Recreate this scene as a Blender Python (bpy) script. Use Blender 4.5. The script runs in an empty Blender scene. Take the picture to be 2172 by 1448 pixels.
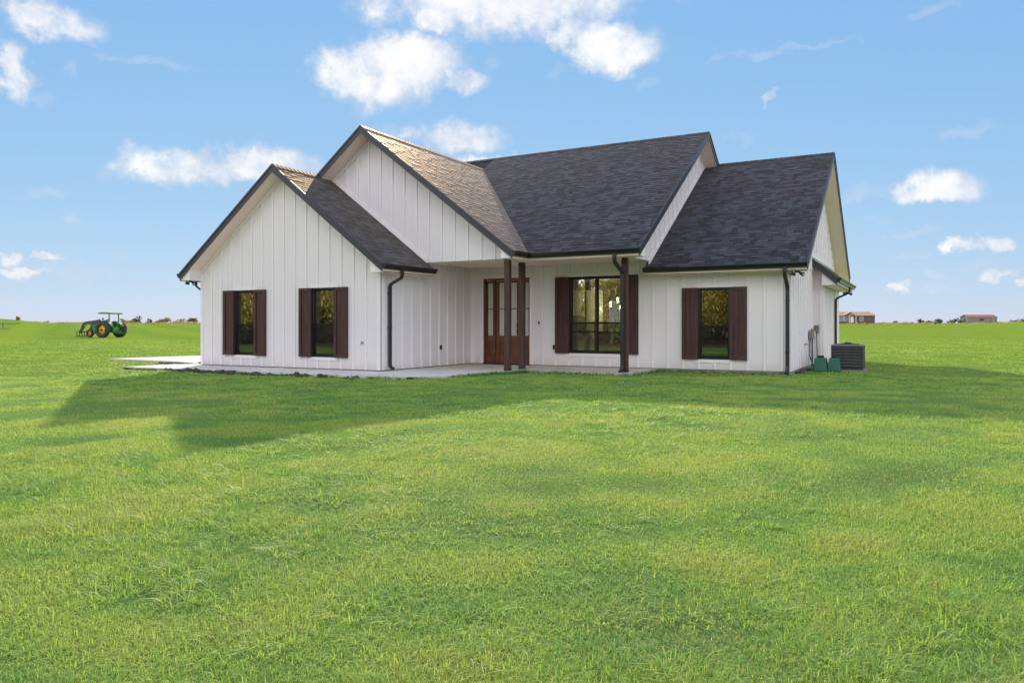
import bpy, bmesh, math, random
import numpy as np
from mathutils import Vector, Matrix, noise as mnoise

R = math.radians
SC = bpy.context.scene
COL = SC.collection
random.seed(7)

# ------------------------------------------------------------------ camera
CAM = Vector((11.897, -14.873, 1.19))
YAW = R(28.714)
FWD = Vector((-math.sin(YAW), math.cos(YAW), 0))
RGT = Vector((math.cos(YAW), math.sin(YAW), 0))
cd = bpy.data.cameras.new('camera')
cam = bpy.data.objects.new('camera', cd)
COL.objects.link(cam)
cam.location = CAM
cam.rotation_euler = (R(90), 0, YAW)
cd.sensor_width = 36
cd.lens = 26.39
cd.shift_y = -0.0148
cd.clip_start = 0.05
cd.clip_end = 6000
SC.camera = cam

# ------------------------------------------------------------------ sun, sky, exposure
SUN_AZ, SUN_EL = -33.4, 26.0          # degrees right of +Y, above the horizon
sun_to = Vector((math.sin(R(SUN_AZ)) * math.cos(R(SUN_EL)), math.cos(R(SUN_AZ)) * math.cos(R(SUN_EL)), math.sin(R(SUN_EL))))
ld = bpy.data.lights.new('sun', 'SUN')
ld.energy = 2.55
ld.angle = R(0.7)
ld.color = (1.0, 0.86, 0.64)
sun = bpy.data.objects.new('sun', ld)
COL.objects.link(sun)
sun.rotation_euler = sun_to.to_track_quat('Z', 'Y').to_euler()

SC.view_settings.view_transform = 'Standard'
SC.view_settings.look = 'None'
SC.view_settings.gamma = 1
SC.view_settings.use_curve_mapping = False
SC.view_settings.exposure = 1.25
SC.render.engine = 'CYCLES'
SC.cycles.use_denoising = True
SC.cycles.max_bounces = 8
SC.cycles.diffuse_bounces = 4
SC.cycles.transparent_max_bounces = 12
SC.cycles.sample_clamp_indirect = 6


class NT:
    """small helper for building node trees"""
    def __init__(s, nt):
        s.nt = nt

    def n(s, typ, **kw):
        nd = s.nt.nodes.new(typ)
        for k, v in kw.items():
            if k.startswith('i_'):
                nd.inputs[k[2:].replace('_', ' ')].default_value = v
            else:
                setattr(nd, k, v)
        return nd

    def l(s, a, b):
        s.nt.links.new(a, b)

    def m(s, op, a, b=None, c=None, clamp=False):
        nd = s.nt.nodes.new('ShaderNodeMath')
        nd.operation = op
        nd.use_clamp = clamp
        for i, v in enumerate((a, b, c)):
            if v is None:
                continue
            if isinstance(v, (int, float)):
                nd.inputs[i].default_value = v
            else:
                s.l(v, nd.inputs[i])
        return nd.outputs[0]

    def mix(s, fac, a, b, typ='MIX'):
        nd = s.nt.nodes.new('ShaderNodeMix')
        nd.data_type = 'RGBA'
        nd.blend_type = typ
        for i, v in ((0, fac), (6, a), (7, b)):
            if isinstance(v, (int, float)):
                nd.inputs[i].default_value = v
            elif isinstance(v, (tuple, list)):
                nd.inputs[i].default_value = (*v[:3], 1)
            else:
                s.l(v, nd.inputs[i])
        return nd.outputs[2]

    def smooth(s, v, lo, hi):
        nd = s.nt.nodes.new('ShaderNodeMapRange')
        nd.interpolation_type = 'SMOOTHSTEP'
        s.l(v, nd.inputs[0])
        nd.inputs[1].default_value = lo
        nd.inputs[2].default_value = hi
        return nd.outputs[0]

    def noise(s, vec, scale, detail=4, rough=0.5, lac=2.0):
        nd = s.nt.nodes.new('ShaderNodeTexNoise')
        nd.inputs['Scale'].default_value = scale
        nd.inputs['Detail'].default_value = detail
        nd.inputs['Roughness'].default_value = rough
        nd.inputs['Lacunarity'].default_value = lac
        if vec is not None:
            s.l(vec, nd.inputs['Vector'])
        return nd.outputs[0]


world = bpy.data.worlds.new('World')
SC.world = world
world.use_nodes = True
world.cycles.sampling_method = 'MANUAL'
world.cycles.sample_map_resolution = 512


def build_sky():
    w = NT(world.node_tree)
    bg = world.node_tree.nodes['Background']
    bg.inputs[1].default_value = 0.10
    sky = w.n('ShaderNodeTexSky', sky_type='NISHITA', sun_disc=False)
    sky.sun_elevation = R(SUN_EL)
    sky.sun_rotation = R(SUN_AZ)
    sky.dust_density = 0.0
    sky.air_density = 1.0
    sky.ozone_density = 2.0
    # tone of the sky: softer contrast between horizon and zenith, as in the photograph
    sep = w.n('ShaderNodeSeparateColor')
    w.l(sky.outputs[0], sep.inputs[0])
    cmb = w.n('ShaderNodeCombineColor')
    for i, (g, k) in enumerate(((0.54, 0.254), (0.33, 0.298), (0.12, 0.378))):
        v = w.m('POWER', w.m('MULTIPLY', sep.outputs[i], 0.1), g)
        w.l(w.m('MULTIPLY', v, k * 10), cmb.inputs[i])
    base = cmb.outputs[0]
    tc = w.n('ShaderNodeTexCoord')
    d = w.n('ShaderNodeVectorMath', operation='NORMALIZE')
    w.l(tc.outputs['Generated'], d.inputs[0])
    D = d.outputs[0]

    def dot(v):
        nd = w.n('ShaderNodeVectorMath', operation='DOT_PRODUCT')
        w.l(D, nd.inputs[0])
        nd.inputs[1].default_value = v
        return nd.outputs['Value']
    fx, rx, ux = dot(FWD), dot(RGT), dot((0, 0, 1))
    az = w.m('ARCTAN2', rx, fx)
    el = w.m('ARCSINE', ux)
    n1 = w.noise(D, 13.0, 8, 0.56)
    n2 = w.noise(D, 46.0, 7, 0.62)
    off = w.n('ShaderNodeVectorMath', operation='ADD')
    w.l(D, off.inputs[0])
    off.inputs[1].default_value = (sun_to * 0.018)
    n1b = w.noise(off.outputs[0], 13.0, 5, 0.5)
    wa = w.noise(D, 26.0, 4, 0.6)
    offw = w.n('ShaderNodeVectorMath', operation='ADD')
    w.l(D, offw.inputs[0])
    offw.inputs[1].default_value = (5.3, 2.1, 7.7)
    wb = w.noise(offw.outputs[0], 26.0, 4, 0.6)
    az = w.m('ADD', az, w.m('MULTIPLY', w.m('SUBTRACT', wa, 0.5), 0.075))
    elw = w.m('ADD', el, w.m('MULTIPLY', w.m('SUBTRACT', wb, 0.5), 0.045))
    # every cloud: centre (px, py), half sizes above / below, strength   (2172 x 1448 picture, horizon 692)
    blobs = [
        (105, 44, 128, 40, 36, 1.0), (30, 140, 52, 55, 70, .95), (95, 205, 40, 18, 22, .45), (152, 154, 22, 16, 18, .6), (190, 92, 25, 10, 10, .45),
        (1080, -22, 330, 60, 82, 1.05), (1230, 66, 80, 40, 36, .62), (930, 30, 80, 30, 30, .75),
        (770, 165, 135, 66, 64, 1.05), (870, 130, 120, 60, 70, 1.0), (985, 172, 60, 26, 24, .85), (1035, 130, 26, 26, 28, .45),
        (1305, 112, 108, 56, 44, 1.05), (1170, 148, 20, 18, 20, .45),
        (375, 355, 135, 48, 42, .95), (560, 350, 130, 38, 42, .95), (265, 368, 50, 18, 16, .5),
        (960, 302, 118, 48, 28, .9), (860, 290, 70, 22, 16, .55), (1040, 345, 70, 18, 12, .8),
        (1976, 412, 92, 44, 22, 1.05), (1840, 408, 68, 26, 16, .5), (1632, 202, 20, 20, 20, .8), (1575, 293, 36, 16, 14, .42),
        (2045, 518, 48, 14, 14, .68), (2110, 520, 42, 18, 15, .7), (2105, 588, 42, 18, 11, .75), (2000, 585, 34, 12, 10, .45), (1902, 610, 30, 17, 11, .85), (2165, 602, 22, 14, 10, .72),
        (20, 548, 45, 20, 16, .85), (108, 549, 34, 13, 10, .8), (45, 580, 66, 16, 13, .75), (150, 575, 95, 18, 16, .6), (320, 604, 18, 10, 10, .45), (245, 540, 35, 10, 8, .45),
        (80, 412, 62, 14, 12, .5), (152, 462, 32, 12, 10, .42), (1975, 22, 60, 14, 12, .45), (2045, 284, 66, 14, 12, .45), (1660, 108, 150, 8, 8, .34), (1930, 488, 70, 9, 9, .32), (90, 110, 0.1, 1, 1, 0), (1925, 548, 60, 12, 9, .5), (1995, 618, 40, 9, 7, .5), (2140, 648, 55, 9, 7, .55), (1850, 470, 40, 9, 7, .45), (2085, 555, 60, 10, 8, .5), (60, 640, 80, 8, 6, .5),
        (330, 135, 110, 12, 10, .33), (1370, 180, 30, 12, 10, .42), (1560, 390, 70, 10, 9, .25)]
    tot = None
    shade = None
    for (px, py, sx, su, sd, k) in blobs:
        if k == 0:
            continue
        X = (px - 1086) / 1592
        Z = (692 - py) / 1592
        a0 = math.atan(X)
        e0 = math.atan(Z / math.hypot(1, X))
        ca = math.cos(a0) ** 2
        sxa, sua, sda = sx / 1592 * ca, su / 1592 * math.cos(a0), sd / 1592 * math.cos(a0)
        u = w.m('MULTIPLY', w.m('SUBTRACT', az, a0), 1 / sxa)
        dv = w.m('SUBTRACT', elw, e0)
        v = w.m('MAXIMUM', w.m('MULTIPLY', dv, 1 / sua), w.m('MULTIPLY', dv, -1 / sda))
        r2 = w.m('ADD', w.m('MULTIPLY', u, u), w.m('MULTIPLY', v, v))
        b = w.m('MULTIPLY', w.m('SUBTRACT', 1.0, r2), 1.0)
        b = w.m('MINIMUM', b, 0.75)
        b = w.m('MAXIMUM', b, -1.5)
        if k < 0.62:
            b = w.m('SUBTRACT', b, 0.15)
            shade = b if shade is None else w.m('MAXIMUM', shade, b)
        else:
            b = w.m('ADD', b, (k - 1) * 0.5)
            tot = b if tot is None else w.m('MAXIMUM', tot, b)
    # outside the view: added cumulus, denser and brighter, to fill the shaded walls and lawn
    pl = w.n('ShaderNodeVectorMath', operation='SCALE')
    w.l(D, pl.inputs[0])
    w.l(w.m('DIVIDE', 1.0, w.m('ADD', w.m('MAXIMUM', ux, 0), 0.22)), pl.inputs['Scale'])
    far = w.noise(pl.outputs[0], 1.7, 3, 0.5)
    cloud_fill = w.smooth(dot(Vector((sun_to.x, sun_to.y, 0)).normalized()), 0.55, -0.35)
    inview = w.m('MULTIPLY', w.smooth(fx, 0.62, 0.74), w.m('SUBTRACT', 1.0, w.smooth(el, 0.45, 0.6)))
    other = w.m('SUBTRACT', w.m('MULTIPLY', w.m('SUBTRACT', far, 0.44), 9.0), w.m('MULTIPLY', inview, 8.0))
    tot = w.m('MAXIMUM', tot, w.m('MINIMUM', other, 0.75))
    fb = w.m('ADD', w.m('MULTIPLY', w.m('SUBTRACT', n1, 0.5), 2.7), w.m('MULTIPLY', w.m('SUBTRACT', n2, 0.5), 1.3))
    dens = w.m('ADD', tot, fb)
    alpha = w.smooth(dens, -0.45, 1.0)
    thin = w.m('MULTIPLY', w.smooth(w.m('ADD', shade, w.m('MULTIPLY', fb, 1.0)), -0.6, 1.4), 0.30)
    alpha = w.m('MAXIMUM', alpha, thin)
    rel = w.m('MULTIPLY', w.m('SUBTRACT', n1, n1b), 1.6)
    lum = w.m('ADD', w.m('ADD', w.m('MULTIPLY', w.smooth(dens, -0.1, 1.2), 0.55), 0.12), rel, clamp=True)
    ccol = w.mix(lum, (2.9, 3.1, 3.5), (4.75, 4.7, 4.62))
    ccol = w.mix(cloud_fill, ccol, (11.3, 11.1, 10.8))  # unseen clouds away from the sun brightened as added fill light
    alpha = w.m('MULTIPLY', alpha, w.smooth(el, -0.005, 0.03))
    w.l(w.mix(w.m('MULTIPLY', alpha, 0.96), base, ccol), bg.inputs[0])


build_sky()


# ------------------------------------------------------------------ mesh + object helpers
class MB:
    def __init__(s):
        s.v, s.f = [], []

    def hexa(s, p):
        i = len(s.v)
        s.v += [tuple(q) for q in p]
        s.f += [(i, i + 3, i + 2, i + 1), (i + 4, i + 5, i + 6, i + 7), (i, i + 1, i + 5, i + 4), (i + 1, i + 2, i + 6, i + 5), (i + 2, i + 3, i + 7, i + 6), (i + 3, i, i + 4, i + 7)]
        return s

    def box(s, x0, x1, y0, y1, z0, z1):
        return s.hexa([(x0, y0, z0), (x1, y0, z0), (x1, y1, z0), (x0, y1, z0), (x0, y0, z1), (x1, y0, z1), (x1, y1, z1), (x0, y1, z1)])

    def prism(s, poly, ex):
        i, n = len(s.v), len(poly)
        ex = Vector(ex)
        s.v += [tuple(q) for q in poly] + [tuple(Vector(q) + ex) for q in poly]
        s.f.append(tuple(range(i + n - 1, i - 1, -1)))
        s.f.append(tuple(range(i + n, i + 2 * n)))
        for k in range(n):
            j = (k + 1) % n
            s.f.append((i + k, i + j, i + n + j, i + n + k))
        return s

    def tube(s, path, r, n=8, r1=None):
        P = [Vector(p) for p in path]
        i = len(s.v)
        up = None
        for k, p in enumerate(P):
            t = (P[min(k + 1, len(P) - 1)] - P[max(k - 1, 0)]).normalized()
            if up is None:
                a = Vector((0, 0, 1)) if abs(t.z) < 0.9 else Vector((1, 0, 0))
                up = t.cross(a).normalized()
            up = (up - t * up.dot(t)).normalized()
            b = t.cross(up)
            rr = r if r1 is None else r + (r1 - r) * k / (len(P) - 1)
            for q in range(n):
                a = 2 * math.pi * q / n
                s.v.append(tuple(p + (up * math.cos(a) + b * math.sin(a)) * rr))
        for k in range(len(P) - 1):
            for q in range(n):
                q2 = (q + 1) % n
                s.f.append((i + k * n + q, i + k * n + q2, i + (k + 1) * n + q2, i + (k + 1) * n + q))
        s.f.append(tuple(range(i + n - 1, i - 1, -1)))
        s.f.append(tuple(range(i + (len(P) - 1) * n, i + len(P) * n)))
        return s

    def sweep(s, path, perp, wp, wi):
        """rectangular pipe along a planar path; wp across the plane, wi in it, mitred"""
        P = [Vector(p) for p in path]
        perp = Vector(perp).normalized()
        i = len(s.v)
        for k, p in enumerate(P):
            a = (P[k] - P[k - 1]).normalized() if k else (P[1] - P[0]).normalized()
            b = (P[k + 1] - P[k]).normalized() if k < len(P) - 1 else a
            t = (a + b).normalized()
            nn = perp.cross(t).normalized() * (1 / max(0.4, t.dot(a)))
            for sx, sy in ((-1, -1), (1, -1), (1, 1), (-1, 1)):
                s.v.append(tuple(p + perp * (sx * wp / 2) + nn * (sy * wi / 2)))
        for k in range(len(P) - 1):
            for q in range(4):
                q2 = (q + 1) % 4
                s.f.append((i + k * 4 + q, i + k * 4 + q2, i + k * 4 + 4 + q2, i + k * 4 + 4 + q))
        s.f.append((i + 3, i + 2, i + 1, i))
        e = i + (len(P) - 1) * 4
        s.f.append((e, e + 1, e + 2, e + 3))
        return s

    def lathe(s, prof, n=24, axis='z', c=(0, 0, 0)):
        """closed profile [(r, h)...] turned round an axis through c"""
        i, m = len(s.v), len(prof)
        c = Vector(c)
        for q in range(n):
            a = 2 * math.pi * q / n
            for r, h in prof:
                x, y = r * math.cos(a), r * math.sin(a)
                p = {'z': (x, y, h), 'y': (x, h, y), 'x': (h, x, y)}[axis]
                s.v.append(tuple(c + Vector(p)))
        for q in range(n):
            q2 = (q + 1) % n
            for k in range(m - 1):
                s.f.append((i + q * m + k, i + q2 * m + k, i + q2 * m + k + 1, i + q * m + k + 1))
        return s

    def blob(s, c, r, sub=1, jit=0.25, sz=(1, 1, 1), seed=0):
        bm = bmesh.new()
        bmesh.ops.create_icosphere(bm, subdivisions=sub, radius=1)
        i = len(s.v)
        for v in bm.verts:
            k = 1 + jit * mnoise.noise(v.co * 1.7 + Vector((seed * 3.1, seed, 0))) * 2
            s.v.append((c[0] + v.co.x * r * sz[0] * k, c[1] + v.co.y * r * sz[1] * k, c[2] + v.co.z * r * sz[2] * k))
        s.f += [tuple(i + v.index for v in f.verts) for f in bm.faces]
        bm.free()
        return s

    def mesh(s, name, mat, smooth=False):
        me = bpy.data.meshes.new(name)
        me.from_pydata(s.v, [], s.f)
        if len(s.f) < 20000:
            bm = bmesh.new()
            bm.from_mesh(me)
            bmesh.ops.recalc_face_normals(bm, faces=bm.faces)
            bm.to_mesh(me)
            bm.free()
        me.materials.append(mat)
        if smooth:
            for p in me.polygons:
                p.use_smooth = True
        me.update()
        return me

    def obj(s, name, mat, parent=None, smooth=False, kind=None, label=None):
        return link(name, s.mesh(name, mat, smooth), parent, kind, label)


def link(name, me, parent=None, kind=None, label=None):
    o = bpy.data.objects.new(name, me)
    COL.objects.link(o)
    if parent is not None:
        o.parent = parent
    if kind:
        o['kind'] = kind
    if label:
        o['label'] = label
    return o


def thing(name, label, cat, loc=(0, 0, 0), rz=0, group=None):
    o = bpy.data.objects.new(name, None)
    o.empty_display_size = 0.2
    COL.objects.link(o)
    o.location = loc
    o.rotation_euler = (0, 0, rz)
    tag(o, label, cat, group)
    return o


def tag(o, label, cat, group=None):
    o['label'] = label
    o['category'] = cat
    if group:
        o['group'] = group
    return o


def bevel(o, w, seg=1):
    m = o.modifiers.new('bevel', 'BEVEL')
    m.width = w
    m.segments = seg
    m.limit_method = 'ANGLE'
    return o


# ------------------------------------------------------------------ materials
def newmat(name):
    m = bpy.data.materials.new(name)
    m.use_nodes = True
    t = NT(m.node_tree)
    return m, t, m.node_tree.nodes['Principled BSDF']


def geo_pos(t):
    return t.n('ShaderNodeNewGeometry').outputs['Position']


def objco(t, scale=(1, 1, 1)):
    tc = t.n('ShaderNodeTexCoord')
    mp = t.n('ShaderNodeMapping')
    mp.inputs['Scale'].default_value = scale
    t.l(tc.outputs['Object'], mp.inputs['Vector'])
    return mp.outputs[0]


def bump(t, bs, h, strength=0.3, dist=0.01):
    b = t.n('ShaderNodeBump')
    b.inputs['Strength'].default_value = strength
    b.inputs['Distance'].default_value = dist
    t.l(h, b.inputs['Height'])
    t.l(b.outputs[0], bs.inputs['Normal'])


def simple(name, col, rough=0.5, metal=0.0, spec=0.5, var=0.12, scale=6.0, coat=0.0, bmp=0.0, bscale=60.0):
    m, t, bs = newmat(name)
    p = objco(t)
    n = t.noise(p, scale, 5, 0.6)
    lo = tuple(c * (1 - var) for c in col)
    hi = tuple(min(1, c * (1 + var)) for c in col)
    t.l(t.mix(n, lo, hi), bs.inputs['Base Color'])
    bs.inputs['Roughness'].default_value = rough
    bs.inputs['Metallic'].default_value = metal
    bs.inputs['Specular IOR Level'].default_value = spec
    bs.inputs['Coat Weight'].default_value = coat
    if bmp:
        bump(t, bs, t.noise(p, bscale, 4, 0.6), bmp, 0.004)
    return m


def siding_mat(name, col):
    m, t, bs = newmat(name)
    p = objco(t, (38, 38, 1.6))
    g = t.noise(p, 1.0, 6, 0.62)
    q = objco(t, (1, 1, 1))
    big = t.noise(q, 1.3, 4, 0.55)
    splash = t.smooth(t.m('ADD', t.n_z(q) if False else _z(t, q), t.m('MULTIPLY', big, 0.25)), 0.12, 0.5)
    c = t.mix(g, tuple(x * 0.93 for x in col), col)
    c = t.mix(t.m('MULTIPLY', big, 0.12), c, tuple(x * 0.8 for x in col))
    c = t.mix(splash, tuple(x * y for x, y in zip(col, (0.80, 0.77, 0.73))), c)
    t.l(c, bs.inputs['Base Color'])
    bs.inputs['Roughness'].default_value = 0.6
    bump(t, bs, g, 0.30, 0.006)
    return m


def _z(t, vec):
    s = t.n('ShaderNodeSeparateXYZ')
    t.l(vec, s.inputs[0])
    return s.outputs[2]


def wood_mat(name, dark, light, rough=0.6, stretch=(22, 22, 1.4), coat=0.0):
    m, t, bs = newmat(name)
    oi = t.n('ShaderNodeObjectInfo')
    p = objco(t, stretch)
    add = t.n('ShaderNodeVectorMath', operation='ADD')
    t.l(p, add.inputs[0])
    cx = t.n('ShaderNodeCombineXYZ')
    t.l(t.m('MULTIPLY', oi.outputs['Random'], 60), cx.inputs[0])
    t.l(t.m('MULTIPLY', oi.outputs['Random'], 17), cx.inputs[2])
    t.l(cx.outputs[0], add.inputs[1])
    g = t.noise(add.outputs[0], 1.0, 7, 0.68)
    q = objco(t, (7, 7, 3.0))
    kn = t.smooth(t.noise(q, 1.0, 2, 0.5), 0.66, 0.76)
    c = t.mix(t.smooth(g, 0.33, 0.68), dark, light)
    c = t.mix(t.m('MULTIPLY', kn, 0.75), c, tuple(x * 0.35 for x in dark))
    c = t.mix(t.m('MULTIPLY', oi.outputs['Random'], 0.35), c, tuple(x * 1.2 for x in dark))
    t.l(c, bs.inputs['Base Color'])
    bs.inputs['Roughness'].default_value = rough
    bs.inputs['Coat Weight'].default_value = coat
    bump(t, bs, g, 0.5, 0.004)
    return m


def glass_mat(name, refl=0.46, tint=(0.62, 0.66, 0.58)):
    m = bpy.data.materials.new(name)
    m.use_nodes = True
    nt = m.node_tree
    nt.nodes.clear()
    t = NT(nt)
    out = t.n('ShaderNodeOutputMaterial')
    tr = t.n('ShaderNodeBsdfTransparent')
    tr.inputs[0].default_value = (*tint, 1)
    gl = t.n('ShaderNodeBsdfGlossy')
    gl.inputs['Color'].default_value = (0.93, 0.95, 0.90, 1)
    gl.inputs['Roughness'].default_value = 0.0
    p = objco(t, (1, 1, 1))
    bp = t.n('ShaderNodeBump')
    bp.inputs['Strength'].default_value = 0.03
    bp.inputs['Distance'].default_value = 0.01
    t.l(t.noise(p, 1.6, 2, 0.5), bp.inputs['Height'])
    t.l(bp.outputs[0], gl.inputs['Normal'])
    lw = t.n('ShaderNodeLayerWeight')
    lw.inputs[0].default_value = 0.22
    f = t.m('ADD', t.m('MULTIPLY', lw.outputs['Fresnel'], 0.7), refl, clamp=True)
    mx = t.n('ShaderNodeMixShader')
    t.l(f, mx.inputs[0])
    t.l(tr.outputs[0], mx.inputs[1])
    t.l(gl.outputs[0], mx.inputs[2])
    t.l(mx.outputs[0], out.inputs[0])
    return m


def screen_mat():
    m = bpy.data.materials.new('insect_screen')
    m.use_nodes = True
    nt = m.node_tree
    nt.nodes.clear()
    t = NT(nt)
    out = t.n('ShaderNodeOutputMaterial')
    tr = t.n('ShaderNodeBsdfTransparent')
    df = t.n('ShaderNodeBsdfDiffuse')
    df.inputs[0].default_value = (0.025, 0.025, 0.027, 1)
    mx = t.n('ShaderNodeMixShader')
    mx.inputs[0].default_value = 0.24
    t.l(tr.outputs[0], mx.inputs[1])
    t.l(df.outputs[0], mx.inputs[2])
    t.l(mx.outputs[0], out.inputs[0])
    return m


def shingle_mat():
    m, t, bs = newmat('asphalt_shingle')
    oi = t.n('ShaderNodeObjectInfo')
    gi = t.n('ShaderNodeNewGeometry')
    r = t.m('FRACT', t.m('ADD', t.m('MULTIPLY', oi.outputs['Random'], 7.13), gi.outputs['Random Per Island']))
    p = gi.outputs['Position']
    gr = t.noise(p, 260, 2, 0.7)
    pt = t.noise(p, 1.1, 4, 0.55)
    c = t.mix(t.m('POWER', r, 1.2), (0.015, 0.018, 0.027), (0.060, 0.068, 0.094))
    c = t.mix(t.m('MULTIPLY', t.smooth(gr, 0.45, 0.75), 0.55), c, (0.13, 0.108, 0.09))
    c = t.mix(t.m('MULTIPLY', t.smooth(pt, 0.45, 0.7), 0.25), c, (0.03, 0.03, 0.035))
    t.l(c, bs.inputs['Base Color'])
    bs.inputs['Roughness'].default_value = 0.9
    bs.inputs['Specular IOR Level'].default_value = 0.0
    # mineral granules: warm coloured sheen at grazing angles
    gl = t.n('ShaderNodeBsdfGlossy')
    gl.inputs['Color'].default_value = (1.0, 0.81, 0.64, 1)
    gl.inputs['Roughness'].default_value = 0.57
    fr = t.n('ShaderNodeFresnel')
    fr.inputs['IOR'].default_value = 1.55
    mx = t.n('ShaderNodeMixShader')
    t.l(t.m('MULTIPLY', t.m('MULTIPLY', fr.outputs[0], fr.outputs[0]), 1.6, clamp=True), mx.inputs[0])
    t.l(bs.outputs[0], mx.inputs[1])
    t.l(gl.outputs[0], mx.inputs[2])
    t.l(mx.outputs[0], m.node_tree.nodes['Material Output'].inputs[0])
    h = t.m('ADD', t.m('MULTIPLY', gr, 0.5), t.m('MULTIPLY', t.noise(p, 60, 3, 0.6), 1.0))
    bump(t, bs, h, 0.55, 0.006)
    t.l(bs.inputs['Normal'].links[0].from_socket, gl.inputs['Normal'])
    return m


def concrete_mat(name, col, stain=0.25):
    m, t, bs = newmat(name)
    p = objco(t)
    a = t.noise(p, 1.4, 6, 0.6)
    b = t.noise(p, 45, 4, 0.6)
    c = t.mix(t.smooth(a, 0.3, 0.7), tuple(x * (1 - stain) for x in col), col)
    c = t.mix(t.m('MULTIPLY', b, 0.25), c, tuple(x * 0.7 for x in col))
    t.l(c, bs.inputs['Base Color'])
    bs.inputs['Roughness'].default_value = 0.85
    bump(t, bs, t.m('ADD', b, a), 0.25, 0.006)
    return m


def leaf_mat(name, cols, trans=0.35):
    m = bpy.data.materials.new(name)
    m.use_nodes = True
    nt = m.node_tree
    nt.nodes.clear()
    t = NT(nt)
    out = t.n('ShaderNodeOutputMaterial')
    gi = t.n('ShaderNodeNewGeometry')
    oi = t.n('ShaderNodeObjectInfo')
    r = t.m('FRACT', t.m('ADD', gi.outputs['Random Per Island'], t.m('MULTIPLY', oi.outputs['Random'], 3.7)))
    ramp = t.n('ShaderNodeValToRGB')
    ramp.color_ramp.elements[0].color = (*cols[0], 1)
    ramp.color_ramp.elements[1].color = (*cols[-1], 1)
    for k, c in enumerate(cols[1:-1]):
        e = ramp.color_ramp.elements.new((k + 1) / (len(cols) - 1))
        e.color = (*c, 1)
    t.l(r, ramp.inputs[0])
    df = t.n('ShaderNodeBsdfDiffuse')
    tl = t.n('ShaderNodeBsdfTranslucent')
    t.l(ramp.outputs[0], df.inputs[0])
    t.l(ramp.outputs[0], tl.inputs[0])
    mx = t.n('ShaderNodeMixShader')
    mx.inputs[0].default_value = trans
    t.l(df.outputs[0], mx.inputs[1])
    t.l(tl.outputs[0], mx.inputs[2])
    t.l(mx.outputs[0], out.inputs[0])
    return m


SIDE = siding_mat('white_siding_paint', (0.765, 0.712, 0.735))
TRIMW = simple('white_trim_paint', (0.775, 0.722, 0.742), 0.55, var=0.03)
SOFF = simple('cream_soffit_paint', (0.93, 0.735, 0.69), 0.6, var=0.03)
FASC = simple('charcoal_fascia_paint', (0.032, 0.034, 0.042), 0.45, var=0.12)
GUTT = simple('black_gutter_metal', (0.010, 0.0105, 0.014), 0.28, var=0.2)
DOWN = simple('black_downspout_metal', (0.020, 0.020, 0.024), 0.38, var=0.2)
DECK = simple('dark_roof_felt', (0.02, 0.02, 0.022), 0.9)
SHIN = shingle_mat()
SHUT = wood_mat('dark_stained_cedar', (0.032, 0.0115, 0.0105), (0.085, 0.032, 0.027), 0.62)
POST = wood_mat('stained_timber_post', (0.030, 0.0118, 0.0090), (0.105, 0.042, 0.029), 0.6, (30, 30, 1.6))
DOOR = wood_mat('varnished_mahogany', (0.070, 0.024, 0.010), (0.20, 0.069, 0.027), 0.42, (26, 26, 1.8), 0.25)
FRAME = simple('black_window_frame', (0.011, 0.011, 0.013), 0.35)
GLASS = glass_mat('window_glass')
DGLASS = simple('pale_door_glass', (0.50, 0.52, 0.48), 0.12, var=0.1, scale=3, coat=0.4)
SCREEN = screen_mat()
CONC = concrete_mat('patio_concrete', (0.60, 0.57, 0.55), 0.18)
FOUND = concrete_mat('foundation_concrete', (0.27, 0.25, 0.23), 0.35)
DIRT = simple('dark_clay_soil', (0.060, 0.047, 0.040), 0.95, var=0.5, scale=18, bmp=0.8, bscale=50)
METAL = simple('brushed_grey_metal', (0.25, 0.26, 0.27), 0.4, 0.7)
GREYP = simple('grey_plastic', (0.22, 0.225, 0.225), 0.5)
BLACKP = simple('black_plastic', (0.012, 0.012, 0.013), 0.45)
WHITEP = simple('white_wall_paint', (0.72, 0.71, 0.66), 0.7, var=0.03)

# ------------------------------------------------------------------ ground
def sstep(a, b, x):
    t = max(0.0, min(1.0, (x - a) / (b - a)))
    return t * t * (3 - 2 * t)


def ground_z(x, y):
    v = Vector((x, y, 0)) - CAM
    f, r = v.dot(FWD), v.dot(RGT)
    d = math.hypot(f, r)
    az = math.atan2(r, f)
    A = 1.80 + (1.70 - 1.80) * sstep(-0.45, 0.35, az)
    if abs(az) > 1.2:
        A *= 1 - sstep(1.2, 1.6, abs(az))
    z = A * sstep(92, 235, d)
    b = math.exp(-((az + 0.610) / 0.042) ** 2) * sstep(180, 232, d) * (1 - sstep(260, 420, d))
    b2 = math.exp(-((az - 0.60) / 0.035) ** 2) * sstep(210, 250, d) * (1 - sstep(260, 420, d))
    return z + 1.5 * b + 0.5 * b2


def at(px, depth):
    X = (px - 1086) / 1592
    p = CAM + FWD * depth + RGT * (X * depth)
    return p.x, p.y, ground_z(p.x, p.y)


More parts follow.
